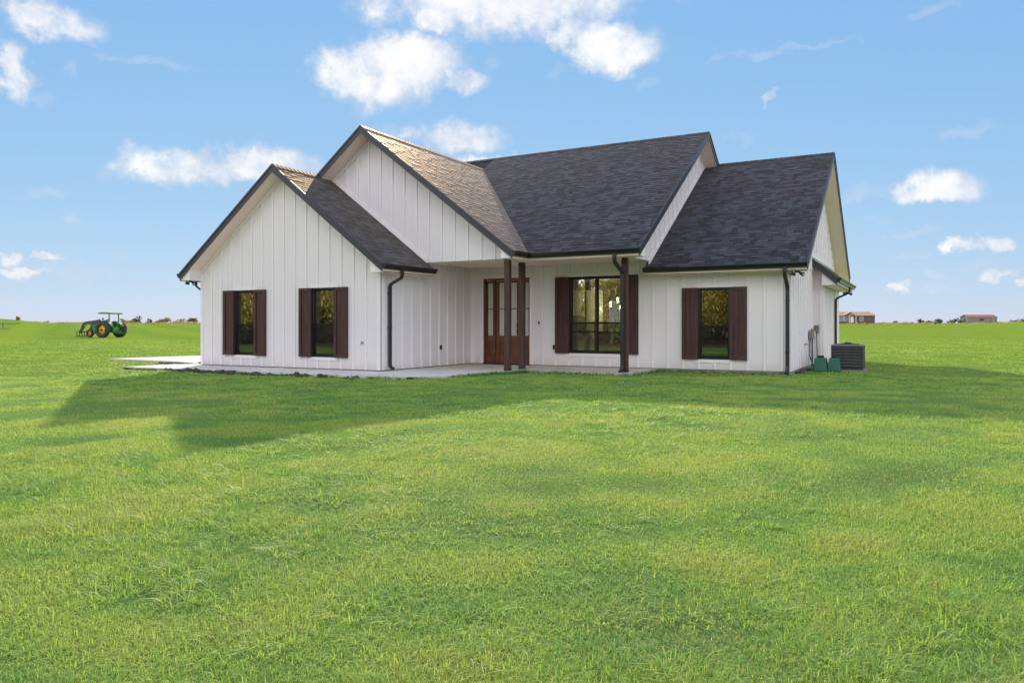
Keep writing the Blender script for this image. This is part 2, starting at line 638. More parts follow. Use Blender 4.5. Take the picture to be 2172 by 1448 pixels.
def ground_mat():
    m, t, bs = newmat('lawn_ground')
    p = geo_pos(t)
    cd_ = t.n('ShaderNodeVectorMath', operation='DISTANCE')
    t.l(p, cd_.inputs[0])
    cd_.inputs[1].default_value = CAM
    dist = cd_.outputs['Value']
    fine = t.noise(p, 38, 5, 0.7)
    mid = t.noise(p, 3.2, 5, 0.62)
    big = t.noise(p, 0.24, 4, 0.55)
    lo, md, hi = (0.092, 0.168, 0.034), (0.165, 0.250, 0.042), (0.250, 0.320, 0.056)
    c = t.mix(t.smooth(fine, 0.34, 0.66), lo, md)
    c = t.mix(t.m('MULTIPLY', t.smooth(mid, 0.42, 0.68), 0.75), c, hi)
    c = t.mix(t.m('MULTIPLY', t.smooth(big, 0.42, 0.66), 0.5), c, (0.105, 0.210, 0.016))
    # mown bands across the far field
    sx = t.n('ShaderNodeSeparateXYZ')
    t.l(p, sx.inputs[0])
    band = t.m('SINE', t.m('ADD', t.m('MULTIPLY', t.m('ADD', t.m('MULTIPLY', sx.outputs[0], 0.50), t.m('MULTIPLY', sx.outputs[1], 0.86)), 0.62), t.m('MULTIPLY', big, 5)))
    farf = t.smooth(dist, 26, 60)
    c = t.mix(t.m('MULTIPLY', t.m('MULTIPLY', t.smooth(band, -0.6, 0.9), farf), 0.35), c, (0.235, 0.300, 0.034))
    # near the camera the blades are real, the soil between them is thatch
    near = t.m('SUBTRACT', 1.0, t.smooth(dist, 12, 34))
    th = t.mix(t.smooth(fine, 0.35, 0.65), (0.088, 0.165, 0.040), (0.235, 0.300, 0.095))
    c = t.mix(t.m('MULTIPLY', near, 0.85), c, th)
    litter = t.smooth(t.m('ADD', sx.outputs[1], t.m('MULTIPLY', big, 3.0)), -14.5, -18.0)
    c = t.mix(t.m('MULTIPLY', litter, 0.9), c, t.mix(t.smooth(mid, 0.4, 0.65), (0.050, 0.040, 0.022), (0.17, 0.13, 0.065)))
    t.l(c, bs.inputs['Base Color'])
    bs.inputs['Roughness'].default_value = 0.9
    bs.inputs['Specular IOR Level'].default_value = 0.0
    bump(t, bs, t.m('ADD', t.m('MULTIPLY', fine, 0.5), mid), 0.7, 0.06)
    return m


def build_ground():
    rings = [0, 1.5, 3, 5, 8, 12, 17, 24, 32, 45, 60, 80, 92, 105, 120, 135, 150, 165, 180, 195, 210, 222, 232, 240, 250, 262, 280, 310, 360, 430, 520, 800, 1500, 3000, 5000]
    N = 288
    v, f = [(CAM.x, CAM.y, 0.0)], []
    for r in rings[1:]:
        for k in range(N):
            a = 2 * math.pi * k / N
            x, y = CAM.x + r * math.cos(a), CAM.y + r * math.sin(a)
            v.append((x, y, ground_z(x, y)))
    for k in range(N):
        f.append((0, 1 + k, 1 + (k + 1) % N))
    for j in range(len(rings) - 2):
        o = 1 + j * N
        for k in range(N):
            k2 = (k + 1) % N
            f.append((o + k, o + N + k, o + N + k2, o + k2))
    me = bpy.data.meshes.new('lawn')
    me.from_pydata(v, [], f)
    me.materials.append(ground_mat())
    for p in me.polygons:
        p.use_smooth = True
    link('lawn', me, None, 'structure')


build_ground()

# concrete patio walk in front of the left wing and under the porch
ZP = 0.062
walk = [(-7.75, -1.68), (0.9, -1.55), (1.6, -1.42), (2.1, -1.15), (2.38, -0.75), (2.46, -0.2), (2.44, 0.45), (2.50, 1.05), (2.62, 1.45), (2.80, 1.62), (2.86, 1.728), (0.005, 1.728), (0.005, -0.005), (-6.6, -0.005), (-7.75, -0.005)]
for pl_ in ([(-7.75, -1.68), (-3.42, -1.615), (-3.42, -0.005), (-7.75, -0.005)], [(-3.405, -1.615)] + walk[1:12] + [(0.005, 0.006), (0.005, -0.005), (-3.405, -0.005)]):
    MB().prism([(x, y, -0.08) for x, y in pl_], (0, 0, ZP + 0.08)).obj('patio', CONC, None, kind='structure')
porch = [(0.005, 1.736), (2.80, 1.736), (2.83, 2.38), (5.76, 2.38), (5.76, 4.34), (0.005, 4.34)]
MB().prism([(x, y, -0.08) for x, y in porch], (0, 0, ZP + 0.084)).obj('porch_floor', concrete_mat('porch_concrete', (0.58, 0.52, 0.46), 0.2), None, kind='structure')
drive = [(-13.2, 1.5), (-9.2, 1.15), (-6.62, 0.35), (-6.62, 8.0), (-9.6, 7.2), (-12.8, 4.6)]
MB().prism([(x, y, -0.08) for x, y in drive], (0, 0, ZP + 0.078)).obj('driveway', CONC, None, kind='structure')
MB().prism([(-7.752, -0.004, -0.07), (-6.603, -0.004, -0.07), (-6.622, 0.35, -0.07), (-7.3, 0.55, -0.07)], (0, 0, ZP + 0.066)).obj('path', CONC, None, kind='structure')

# ------------------------------------------------------------------ the house
ZB = 0.09
house = thing('farmhouse', 'white board and batten farmhouse with dark gabled roofs and brown shutters', 'house')
zR1 = lambda x: 5.499 - 0.7513 * abs(x + 3.3)
zM = lambda x: 6.707 - 0.7658 * abs(x + 1.69)
zA = lambda y: 7.249 - 0.6366 * abs(y - 8.662)
zW = lambda y: 6.474 - 0.627 * abs(y - 9.922)
SO = 0.19     # underside of the rake soffit below the roof surface


def wall_piece(name, axis, pos, dirn, thick, a0, a1, z0, top, breaks=(), holes=(), mat=SIDE):
    """wall in the plane axis = pos, its outer face there, thick inwards (dirn = sign of inwards); top: height function"""
    xs = sorted(set([a0, a1, *[b for b in breaks if a0 < b < a1], *[h for q in holes for h in q[:2]]]))
    mb = MB()

    def P(a, d, z):
        return (a, pos + dirn * d, z) if axis == 'y' else (pos + dirn * d, a, z)
    for xa, xb in zip(xs[:-1], xs[1:]):
        xm = (xa + xb) / 2
        cuts = sorted((h[2], h[3]) for h in holes if h[0] < xm < h[1])
        lo = z0
        segs = []
        for c0, c1 in cuts:
            segs.append((lo, lo, c0, c0))
            lo = c1
        segs.append((lo, lo, top(xa), top(xb)))
        for b0, b1, t0, t1 in segs:
            mb.hexa([P(xa, 0, b0), P(xb, 0, b1), P(xb, thick, b1), P(xa, thick, b0), P(xa, 0, t0), P(xb, 0, t1), P(xb, thick, t1), P(xa, thick, t0)])
    return mb.obj(name, mat, house)


def board(parent, axis, pos, dirn, a0, a1, z0, z1, proud, name='trim_board', mat=TRIMW, z0b=None, z1b=None):
    """board on the outer face; dirn = outward sign"""
    z0b = z0 if z0b is None else z0b
    z1b = z1 if z1b is None else z1b

    def P(a, d, z):
        return (a, pos + dirn * d, z) if axis == 'y' else (pos + dirn * d, a, z)
    return MB().hexa([P(a0, -0.004, z0), P(a1, -0.004, z0b), P(a1, proud, z0b), P(a0, proud, z0), P(a0, -0.004, z1), P(a1, -0.004, z1b), P(a1, proud, z1b), P(a0, proud, z1)]).obj(name, mat, parent)


BW, BP = 0.052, 0.027


def battens(parent, axis, pos, dirn, positions, z0, top, cuts=()):
    """vertical battens; cuts: (a0, a1, zlo, zhi) areas they stop at"""
    for a in positions:
        segs = []
        lo = z0(a) if callable(z0) else z0
        for c0, c1, cl, ch in sorted([c for c in cuts if c[0] < a < c[1]], key=lambda c: c[2]):
            segs.append((lo, lo, cl, cl))
            lo = ch
        segs.append((lo if not callable(z0) or lo != z0(a) else z0(a - BW / 2), lo if not callable(z0) or lo != z0(a) else z0(a + BW / 2), top(a - BW / 2), top(a + BW / 2)))
        for b0, b1, t0, t1 in segs:
            if max(t0, t1) - min(b0, b1) < 0.03:
                continue
            board(parent, axis, pos, dirn, a - BW / 2, a + BW / 2, b0, t0, BP, 'batten', TRIMW, b1, t1)


def window(axis_y, xc, w, z0, z1, rail, units=1, y=0.0):
    """black framed sash window in a wall facing -y"""
    fr = MB()
    x0, x1 = xc - w / 2, xc + w / 2
    t = 0.042
    ya, yb = y - 0.012, y + 0.10
    fr.box(x0, x0 + t, ya, yb, z0, z1)
    fr.box(x1 - t, x1, ya, yb, z0, z1)
    fr.box(x0 + t, x1 - t, ya, yb, z1 - t, z1)
    fr.box(x0 + t, x1 - t, ya - 0.006, yb, z0, z0 + 0.05)
    root = fr.obj('window', FRAME, house)
    ux = [(x0 + t, x1 - t)] if units == 1 else [(x0 + t, xc - 0.028), (xc + 0.028, x1 - t)]
    if units == 2:
        MB().box(xc - 0.028, xc + 0.028, ya + 0.003, yb, z0 + 0.05, z1 - t).obj('mullion', FRAME, root)
    for a, b in ux:
        s = MB()
        for (p, q, zz0, zz1, yy) in ((a, b, rail, z1 - t, y + 0.052), (a, b, z0 + 0.05, rail + 0.02, y + 0.028)):
            k = 0.030
            s.box(p, p + k, yy, yy + 0.022, zz0, zz1)
            s.box(q - k, q, yy, yy + 0.022, zz0, zz1)
            s.box(p + k, q - k, yy, yy + 0.022, zz1 - 0.034, zz1)
            s.box(p + k, q - k, yy, yy + 0.022, zz0, zz0 + 0.034)
        s.obj('sash', FRAME, root)
        MB().box(a + 0.03, b - 0.03, y + 0.060, y + 0.064, rail + 0.034, z1 - t - 0.034).obj('pane', GLASS, root)
        MB().box(a + 0.03, b - 0.03, y + 0.038, y + 0.042, z0 + 0.084, rail - 0.014).obj('pane', GLASS, root)
        MB().box(a + 0.004, b - 0.004, y + 0.0235, y + 0.0245, z0 + 0.052, rail + 0.018).obj('insect_screen', SCREEN, root)
    return root


def shutter(x0, x1, z0, z1, y):
    """framed shutter of two tongue boards, mounted on a wall facing -y"""
    yb, yf, yr = y - 0.022, y - 0.074, y - 0.046
    k = 0.082
    root = MB().box(x0 + 0.004, x1 - 0.004, y - 0.034, yb, z0 + 0.004, z1 - 0.004).obj('shutter', SHUT, house)
    for a in (x0, x1 - k):
        MB().box(a, a + k, yf, y - 0.001, z0, z1).obj('stile', SHUT, root)
    for c in (z0, z1 - k):
        MB().box(x0 + k, x1 - k, yf + 0.003, y - 0.030, c, c + k).obj('rail', SHUT, root)
    n = 2
    wd = (x1 - x0 - 2 * k) / n
    for i in range(n):
        MB().box(x0 + k + i * wd + 0.003, x0 + k + (i + 1) * wd - 0.003, yr + random.uniform(-.003, .003), y - 0.030, z0 + k, z1 - k).obj('board', SHUT, root)
    return root


GX = [-3.3 + 0.4064 * k for k in range(-7, 8)]
# --- left wing front gable wall
holes1 = []
cuts1 = []
for xc in (-4.783, -1.868):
    holes1.append((xc - 0.402, xc + 0.402, 0.382, 2.20))
    cuts1.append((xc - 0.50, xc + 0.50, 0.296, 2.287))
topL = lambda x: zR1(x) - SO
wl = wall_piece('wall', 'y', 0.0, 1, 0.13, -6.6, 0.0, ZB, topL, (-3.3,), holes1)
FR = 0.10 / math.cos(math.atan(0.7513))
battens(wl, 'y', 0.0, -1, GX, ZB, lambda x: topL(x) - FR, cuts1 + [(xc - 0.82 - 0.0, xc - 0.402, 0.40, 2.18) for xc in ()])
for s in (-1, 1):
    a, b = (-6.6, -3.3) if s < 0 else (-3.3, 0.0)
    board(wl, 'y', 0.0, -1, a, b, topL(a) - FR, topL(a) - 0.002, 0.024, 'frieze_board', TRIMW, topL(b) - FR, topL(b) - 0.002)
board(wl, 'y', 0.0, -1, -6.6, -6.50, ZB, topL(-6.6) - FR, 0.026, 'corner_board')
board(wl, 'y', 0.0, -1, -0.10, 0.026, ZB, topL(0) - 0.16, 0.026, 'corner_board')
for xc in (-4.783, -1.868):
    board(wl, 'y', 0.0, -1, xc - 0.50, xc + 0.50, 2.20, 2.287, 0.023, 'trim_board')
    board(wl, 'y', 0.0, -1, xc - 0.49, xc + 0.49, 0.296, 0.382, 0.023, 'trim_board')
    window(0, xc, 0.804, 0.382, 2.20, 1.225)
    shutter(xc - 0.402 - 0.425, xc - 0.402, 0.382, 2.20, 0.0)
    shutter(xc + 0.402, xc + 0.402 + 0.425, 0.380, 2.20, 0.0)

# --- left wing side wall towards the porch (x = 0) and the plain far walls
ws = wall_piece('wall', 'x', 0.0, -1, 0.13, 0.13, 4.348, ZB, lambda y: 2.93)
board(ws, 'x', 0.0, 1, -0.024, 0.10, ZB, 2.53, 0.026, 'corner_board')
board(ws, 'x', 0.0, 1, 0.10, 1.70, 2.43, 2.53, 0.024, 'frieze_board')
battens(ws, 'x', 0.0, 1, [0.475 + 0.4240 * k for k in range(9)], ZB, lambda y: 2.43 if y < 1.72 else 2.92)
board(ws, 'x', 0.0, 1, 4.27, 4.346, ZB, 2.92, 0.026, 'corner_board')
wall_piece('wall', 'x', -6.6, 1, 0.13, 0.13, 14.8, ZB, lambda y: 2.9)
wall_piece('wall', 'y', 14.8, -1, 0.13, -6.6, 9.06, ZB, lambda x: 3.0, (), [(0.30, 1.75, 0.95, 2.25)])

# --- porch wall and right wing front wall (one plane, y = 4.348)
YP = 4.348
DX0, DX1 = 0.393, 1.955
BWX0, BWX1, BZ0, BZ1 = 3.216, 4.800, 0.437, 2.567
WXC, WZ0, WZ1 = 7.234, 0.345, 2.178
topP = lambda x: 2.93 if x < 5.6 else 2.62
wp = wall_piece('wall', 'y', YP, 1, 0.15, 0.0, 9.065, ZB, lambda x: 2.93, (5.6,), [(DX0, DX1, ZB + 0.001, 2.60), (BWX0, BWX1, BZ0, BZ1), (WXC - 0.40, WXC + 0.40, WZ0, WZ1)])
cutsP = [(DX0 - 0.115, DX1 + 0.115, ZB, 2.71), (BWX0 - 0.11, BWX1 + 0.11, 0.345, 2.66), (WXC - 0.49, WXC + 0.49, 0.262, 2.268)]
battens(wp, 'y', YP, -1, [0.345 + 0.4064 * k for k in range(22)], ZB, lambda x: 2.92 if x < 5.3 else 2.45, cutsP)
board(wp, 'y', YP, -1, 5.32, 9.065, 2.45, 2.56, 0.024, 'frieze_board')
board(wp, 'y', YP, -1, 8.965, 9.089, ZB, 2.45, 0.026, 'corner_board')
board(wp, 'y', YP, -1, 0.024, 0.10, ZB, 2.92, 0.026, 'corner_board')
board(wp, 'y', YP, -1, DX0 - 0.11, DX0, ZB, 2.60, 0.023)
board(wp, 'y', YP, -1, DX1, DX1 + 0.11, ZB, 2.60, 0.023)
board(wp, 'y', YP, -1, DX0 - 0.11, DX1 + 0.11, 2.60, 2.71, 0.0235)
board(wp, 'y', YP, -1, BWX0 - 0.11, BWX1 + 0.11, BZ1, BZ1 + 0.09, 0.023)
board(wp, 'y', YP, -1, BWX0 - 0.11, BWX1 + 0.11, BZ0 - 0.09, BZ0, 0.023)
board(wp, 'y', YP, -1, WXC - 0.49, WXC + 0.49, WZ1, WZ1 + 0.088, 0.023)
board(wp, 'y', YP, -1, WXC - 0.49, WXC + 0.49, WZ0 - 0.085, WZ0, 0.023)
window(0, (BWX0 + BWX1) / 2, BWX1 - BWX0, BZ0, BZ1, 1.272, 2, YP)
window(0, WXC, 0.80, WZ0, WZ1, 1.185, 1, YP)
for a, b, z0, z1 in ((BWX0 - 0.432, BWX0, BZ0, BZ1), (BWX1, BWX1 + 0.432, BZ0, BZ1), (WXC - 0.40 - 0.42, WXC - 0.40, WZ0, WZ1), (WXC + 0.40, WXC + 0.40 + 0.42, WZ0, WZ1)):
    shutter(a, b, z0, z1, YP)

# --- right wing gable wall (x = 9.065) and the low side projection behind it
XR = 9.065
wr = wall_piece('wall', 'x', XR, -1, 0.13, YP + 0.15, 14.66, ZB, lambda y: zW(y) - SO, (9.922,))
FRW = 0.10 / math.cos(math.atan(0.627))
RY = [4.78 + 0.4235 * k for k in range(24)]
battens(wr, 'x', XR, 1, [y for y in RY if y < 8.5], ZB, lambda y: min(2.80, zW(y) - SO - FRW))
battens(wr, 'x', XR, 1, [y for y in RY if 4.9 < y < 8.5], 2.915, lambda y: zW(y) - SO - FRW)
battens(wr, 'x', XR, 1, [y for y in RY if y > 8.5], 3.30, lambda y: zW(y) - SO - FRW)
board(wr, 'x', XR, 1, YP - 0.024, YP + 0.10, ZB, 2.62, 0.026, 'corner_board')
board(wr, 'x', XR, 1, 8.53, 8.628, ZB, 2.80, 0.026, 'corner_board')
board(wr, 'x', XR, 1, 4.9, 8.63, 2.80, 2.915, 0.027, 'trim_board')
board(wr, 'x', XR, 1, 8.3, 14.6, 3.19, 3.30, 0.025, 'trim_board')
for a, b in ((YP, 9.922), (9.922, 14.66)):
    board(wr, 'x', XR, 1, a, b, zW(a) - SO - FRW, zW(a) - SO - 0.002, 0.023, 'frieze_board', TRIMW, zW(b) - SO - FRW, zW(b) - SO - 0.002)
XS = 9.342
zS = lambda x: 3.17 - 0.86 * (x - XR)
wf = MB().prism([(XR + .001, 8.631, ZB), (XS, 8.631, ZB), (XS, 8.631, zS(XS) - SO), (XR + .001, 8.631, zS(XR) - SO)], (0, 0.129, 0)).obj('wall', SIDE, house)
wq = MB().box(XS - 0.13, XS, 8.76, 13.07, ZB, 2.55).obj('wall', SIDE, house)
MB().box(XR, XS - 0.13, 12.94, 13.07, ZB, 2.55).obj('wall', SIDE, house)
board(wq, 'x', XS, 1, 8.631, 8.73, ZB, 2.50, 0.026, 'corner_board')
battens(wq, 'x', XS, 1, [8.95 + 0.4 * k for k in range(7)], ZB, lambda y: 2.5)
board(wq, 'x', XS, 1, 11.72, 13.07, ZB, 2.50, 0.027, 'corner_board')
board(wf, 'y', 8.631, -1, XS - 0.09, XS + 0.026, ZB, 2.50, 0.024, 'corner_board')

# --- upper walls: middle gable over the porch, main gable end above the right wing
topM = lambda x: zM(x) - SO
YM = 1.735
wm = wall_piece('wall', 'y', YM, 1, 0.14, -6.0, 2.735, 2.90, topM, (-1.69,))
FRM = 0.10 / math.cos(math.atan(0.7658))
MX = [-1.785 + 0.409 * k for k in range(-2, 11)]
low = lambda x: max(2.902, zR1(x) + 0.02 + FRM) if x > -3.3 else 5.6
battens(wm, 'y', YM, -1, [x for x in MX if -2.9 < x < 2.7], low, lambda x: topM(x) - FRM)
board(wm, 'y', YM, -1, -1.69, 2.735, topM(-1.69) - FRM, topM(-1.69) - 0.002, 0.024, 'frieze_board', TRIMW, topM(2.735) - FRM, topM(2.735) - 0.002)
board(wm, 'y', YM, -1, -3.5, -1.69, topM(-3.5) - FRM, topM(-3.5) - 0.002, 0.024, 'frieze_board', TRIMW, topM(-1.69) - FRM, topM(-1.69) - 0.002)
board(wm, 'y', YM, -1, -3.3, 0.16, zR1(-3.3) + 0.02, zR1(-3.3) + 0.02 + FRM, 0.025, 'trim_board', TRIMW, zR1(0.16) + 0.02, zR1(0.16) + 0.02 + FRM)
XG = 5.60
wg = wall_piece('wall', 'x', XG, -1, 0.12, 2.585, 14.7, 2.90, lambda y: zA(y) - SO, (8.662,))
FRA = 0.10 / math.cos(math.atan(0.6366))
lowg = lambda y: max(2.902, zW(y) + 0.02 + FRW)
battens(wg, 'x', XG, 1, [2.95 + 0.4064 * k for k in range(17)], lowg, lambda y: zA(y) - SO - FRA)
for a, b in ((2.585, 8.662), (8.662, 11.2)):
    board(wg, 'x', XG, 1, a, b, zA(a) - SO - FRA, zA(a) - SO - 0.002, 0.024, 'frieze_board', TRIMW, zA(b) - SO - FRA, zA(b) - SO - 0.002)
board(wg, 'x', XG, 1, 4.05, 9.922, zW(4.05) + 0.015, zW(4.05) + 0.015 + FRW, 0.026, 'trim_board', TRIMW, zW(9.922) + 0.015, zW(9.922) + 0.015 + FRW)
# porch beams and ceiling
MB().box(2.575, 2.735, 1.876, 2.60, 2.88, 3.06).box(2.735, 5.478, 2.60, 2.75, 2.88, 3.1).obj('porch_beam', SOFF, house)
MB().box(0.005, 2.57, 1.88, 4.345, 2.932, 2.98).box(2.57, 5.478, 2.755, 4.345, 2.932, 2.98).obj('porch_ceiling', SOFF, house)

# --- foundation, floor, inner partitions
MB().box(-6.58, -0.02, 0.012, 14.78, -0.05, ZB - 0.001).box(-0.02, 9.045, YP + 0.012, 14.78, -0.05, ZB - 0.0015).box(9.045, XS - 0.02, 8.65, 13.05, -0.05, ZB - 0.002).obj('foundation', FOUND, house)
MB().box(-6.45, 8.93, 4.9, 5.0, ZB, 2.9).obj('inner_wall', WHITEP, house) if False else None
MB().box(-6.4, -0.16, 4.0, 4.1, ZB, 2.9).box(-0.165, -0.135, 4.4, 14.6, ZB, 2.85).box(5.75, 5.85, YP + 0.16, 14.6, ZB, 2.85).box(5.86, 8.92, 8.4, 8.5, ZB, 2.6).box(-0.13, 5.74, YP + 0.16, 14.6, 2.80, 2.84).obj('inner_wall', WHITEP, house)

# --- roofs
ROOF = None
shin_all = []      # (frame, tabs)


def slab(poly, zf, t0, t1, name, mat, parent):
    mb = MB()
    n = len(poly)
    mb.v += [(x, y, zf(x, y) - t0) for x, y in poly] + [(x, y, zf(x, y) - t1) for x, y in poly]
    mb.f.append(tuple(range(n)))
    mb.f.append(tuple(range(2 * n - 1, n - 1, -1)))
    for k in range(n):
        j = (k + 1) % n
        mb.f.append((k, n + k, n + j, j))
    return mb


planes = [
    ('R1R', [(0.393, -0.415), (0.393, 1.775), (-3.3, 1.775), (-3.3, -0.415)], lambda x, y: 5.499 - 0.7513 * (x + 3.3), True),
    ('R1L', [(-6.993, -0.415), (-3.3, -0.415), (-3.3, 1.775), (-6.993, 1.775)], lambda x, y: 5.499 + 0.7513 * (x + 3.3), True),
    ('MR', [(3.083, 1.246), (3.083, 2.069), (-1.69, 7.79), (-1.69, 1.246)], lambda x, y: 6.707 - 0.7658 * (x + 1.69), True),
    ('ML', [(-6.99, 1.246), (-1.69, 1.246), (-1.69, 7.79), (-6.99, 1.43)], lambda x, y: 6.707 + 0.7658 * (x + 1.69), False),
    ('MF', [(3.083, 2.069), (6.022, 2.069), (6.022, 8.662), (-1.69, 8.662), (-1.69, 7.79)], lambda x, y: 7.249 + 0.6366 * (y - 8.662), True),
    ('MF2', [(-1.69, 7.79), (-1.69, 8.662), (-6.99, 8.662), (-6.99, 1.43)], lambda x, y: 7.249 + 0.6366 * (y - 8.662), False),
    ('MB', [(-6.99, 8.662), (6.022, 8.662), (6.022, 15.25), (-6.99, 15.25)], lambda x, y: 7.249 - 0.6366 * (y - 8.662), False),
    ('WF', [(5.53, 3.933), (9.505, 3.933), (9.505, 9.922), (5.53, 9.922)], lambda x, y: 6.474 + 0.627 * (y - 9.922), True),
    ('WB', [(5.53, 9.922), (9.505, 9.922), (9.505, 15.47), (5.53, 15.47)], lambda x, y: 6.474 - 0.627 * (y - 9.922), False),
    ('S', [(XR + 0.002, 8.30), (9.75, 8.30), (9.75, 13.55), (XR + 0.002, 13.55)], lambda x, y: zS(x), False),
]
deck = MB()
for nm, poly, zf, sh in planes:
    s_ = slab(poly, zf, 0.012, 0.055, nm, DECK, house)
    o = len(deck.v)
    deck.v += s_.v
    deck.f += [tuple(o + i for i in f) for f in s_.f]
    slab(poly, zf, 0.058, SO, nm, SOFF, house).obj('soffit', SOFF, house)
ROOF = deck.obj('roof', DECK, house)


def clip(poly, n, c):
    """keep the side n.p <= c of a 2D polygon"""
    out = []
    for i in range(len(poly)):
        a, b = poly[i], poly[(i + 1) % len(poly)]
        da, db = n[0] * a[0] + n[1] * a[1] - c, n[0] * b[0] + n[1] * b[1] - c
        if da <= 0:
            out.append(a)
        if (da < 0 < db) or (db < 0 < da):
            k = da / (da - db)
            out.append((a[0] + (b[0] - a[0]) * k, a[1] + (b[1] - a[1]) * k))
    return out


WIDTHS = (0.13, 0.17, 0.21, 0.26)
EXPO, TLEN = 0.143, 0.185
cands, loose = [], []
for nm, poly, zf, sh in planes:
    if not sh:
        continue
    p3 = [Vector((x, y, zf(x, y))) for x, y in poly]
    nrm = (p3[1] - p3[0]).cross(p3[2] - p3[0]).normalized()
    if nrm.z < 0:
        nrm = -nrm
    tdir = (Vector((0, 0, 1)) - nrm * nrm.z).normalized()
    sdir = tdir.cross(nrm).normalized()
    org = min(p3, key=lambda p: p.z)
    q = [((p - org).dot(sdir), (p - org).dot(tdir)) for p in p3]
    area = sum(q[i][0] * q[(i + 1) % len(q)][1] - q[(i + 1) % len(q)][0] * q[i][1] for i in range(len(q)))
    if area < 0:
        q = q[::-1]
    hs = []
    for i in range(len(q)):
        a, b = q[i], q[(i + 1) % len(q)]
        n = (b[1] - a[1], -(b[0] - a[0]))
        hs.append((n, n[0] * a[0] + n[1] * a[1]))
    smin, smax, tmax = min(p[0] for p in q), max(p[0] for p in q), max(p[1] for p in q)
    rows = int(tmax / EXPO) + 1
    for rI in range(rows):
        t0 = rI * EXPO - 0.012 + random.uniform(-.002, .002)
        s = smin - random.uniform(0, 0.3)
        while s < smax:
            wd = random.choice(WIDTHS)
            h = random.choice((0.007, 0.007, 0.012))
            gp = org + sdir * s + tdir * t0
            if nm in ('MF', 'WF') and random.random() < 0.03 + 0.55 * max(0, mnoise.noise(gp * 0.9) - 0.05) + (0.25 if nm == 'MF' and (t0 < 1.0 or gp.x > 5.0) else 0):
                h = random.choice((0.015, 0.019))
            rect = [(s + 0.0015, t0), (s + wd - 0.0015, t0), (s + wd - 0.0015, t0 + TLEN), (s + 0.0015, t0 + TLEN)]
            full = rect
            pl = rect
            for n, c in hs:
                lim = c + (0.014 * math.hypot(*n) if abs(n[0]) < 1e-6 * abs(n[1]) and n[1] < 0 else 0)
                pl = clip(pl, n, lim)
                if len(pl) < 3:
                    break
            s += wd
            if len(pl) < 3:
                continue
            whole = len(pl) == 4 and all(abs(a[0] - b[0]) + abs(a[1] - b[1]) < 0.004 for a, b in zip(sorted(pl), sorted(full)))
            tilt = random.gauss(0, 0.0006)
            if whole:
                cpos = org + sdir * rect[0][0] + tdir * t0
                vd = cpos - CAM
                cands.append((abs(vd.normalized().dot(nrm)) / vd.length_squared * wd if nm in ('MF', 'WF', 'MR', 'R1R') and vd.dot(nrm) < 0 else 0, org, sdir, tdir, nrm, pl, t0, h, tilt, wd))
            else:
                loose.append((org, sdir, tdir, nrm, pl, t0, h, tilt))
cands.sort(key=lambda c: -c[0])
shmesh = {}


def tab_mesh(wd, h):
    key = (wd, h)
    if key not in shmesh:
        mb = MB()
        w_ = wd - 0.003
        mb.hexa([(0, 0, -0.006), (w_, 0, -0.006), (w_, TLEN, -0.006), (0, TLEN, -0.006), (0, 0, h), (w_, 0, h), (w_, TLEN, 0.002), (0, TLEN, 0.002)])
        shmesh[key] = mb.mesh('shingle', SHIN)
    return shmesh[key]


for (_, org, sd, td, nr, pl, t0, h, tilt, wd) in cands[:300]:
    o = link('shingle', tab_mesh(wd, h), ROOF)
    s0 = min(p[0] for p in pl)
    p = org + sd * s0 + td * t0
    m = Matrix((sd, td, nr)).transposed().to_4x4()
    m = m @ Matrix.Rotation(tilt * 3, 4, 'Y')
    m.translation = p
    o.matrix_local = m
sm = MB()
for (org, sd, td, nr, pl, t0, h, tilt) in loose + [c[1:9] for c in cands[300:]]:
    i, n = len(sm.v), len(pl)
    sc_ = sum(p[0] for p in pl) / n
    for top in (0, 1):
        for (a, b) in pl:
            k = (b - t0) / TLEN
            hh = -0.006 if not top else h + (0.002 - h) * k + tilt * (a - sc_) * 3
            sm.v.append(tuple(org + sd * a + td * b + nr * hh))
    sm.f.append(tuple(range(i + n, i + 2 * n)))
    for k in range(n):
        j = (k + 1) % n
        sm.f.append((i + k, i + j, i + n + j, i + n + k))
me = bpy.data.meshes.new('shingle_courses')
me.from_pydata(sm.v, [], sm.f)
me.materials.append(SHIN)
link('shingle_courses', me, ROOF, 'stuff')

# ridge caps
rc = MB()


def ridge(a, b, slope):
    a, b = Vector(a), Vector(b)
    d = (b - a).normalized()
    side = Vector((-d.y, d.x, 0))
    L = (b - a).length
    n = int(L / 0.145)
    for k in range(n):
        p = a + d * (L * k / n)
        e = a + d * (L * (k + 1) / n + 0.05)
        w_ = 0.145
        h0, h1 = 0.026, 0.016
        pts = []
        for q, hh in ((p, h0), (e, h1)):
            for sg in (-1, 0, 1):
                pts.append(q + side * (sg * w_) + Vector((0, 0, hh - abs(sg) * w_ * slope)))
        i = len(rc.v)
        dz = Vector((0, 0, -0.02))
        rc.v += [tuple(x) for x in pts] + [tuple(x + dz) for x in pts]
        rc.f += [(i, i + 1, i + 4, i + 3), (i + 1, i + 2, i + 5, i + 4), (i, i + 6, i + 7, i + 1), (i + 1, i + 7, i + 8, i + 2), (i + 3, i + 4, i + 10, i + 9), (i + 4, i + 5, i + 11, i + 10), (i, i + 3, i + 9, i + 6), (i + 2, i + 8, i + 11, i + 5)]


ridge((-3.3, -0.42, 5.499), (-3.3, 1.74, 5.499), 0.7513)
ridge((-1.69, 1.24, 6.707), (-1.69, 7.79, 6.707), 0.7658)
ridge((6.025, 8.662, 7.249), (-6.9, 8.662, 7.249), 0.6366)
ridge((9.51, 9.922, 6.474), (5.62, 9.922, 6.474), 0.627)
rc.obj('ridge_caps', SHIN, ROOF, kind='stuff')


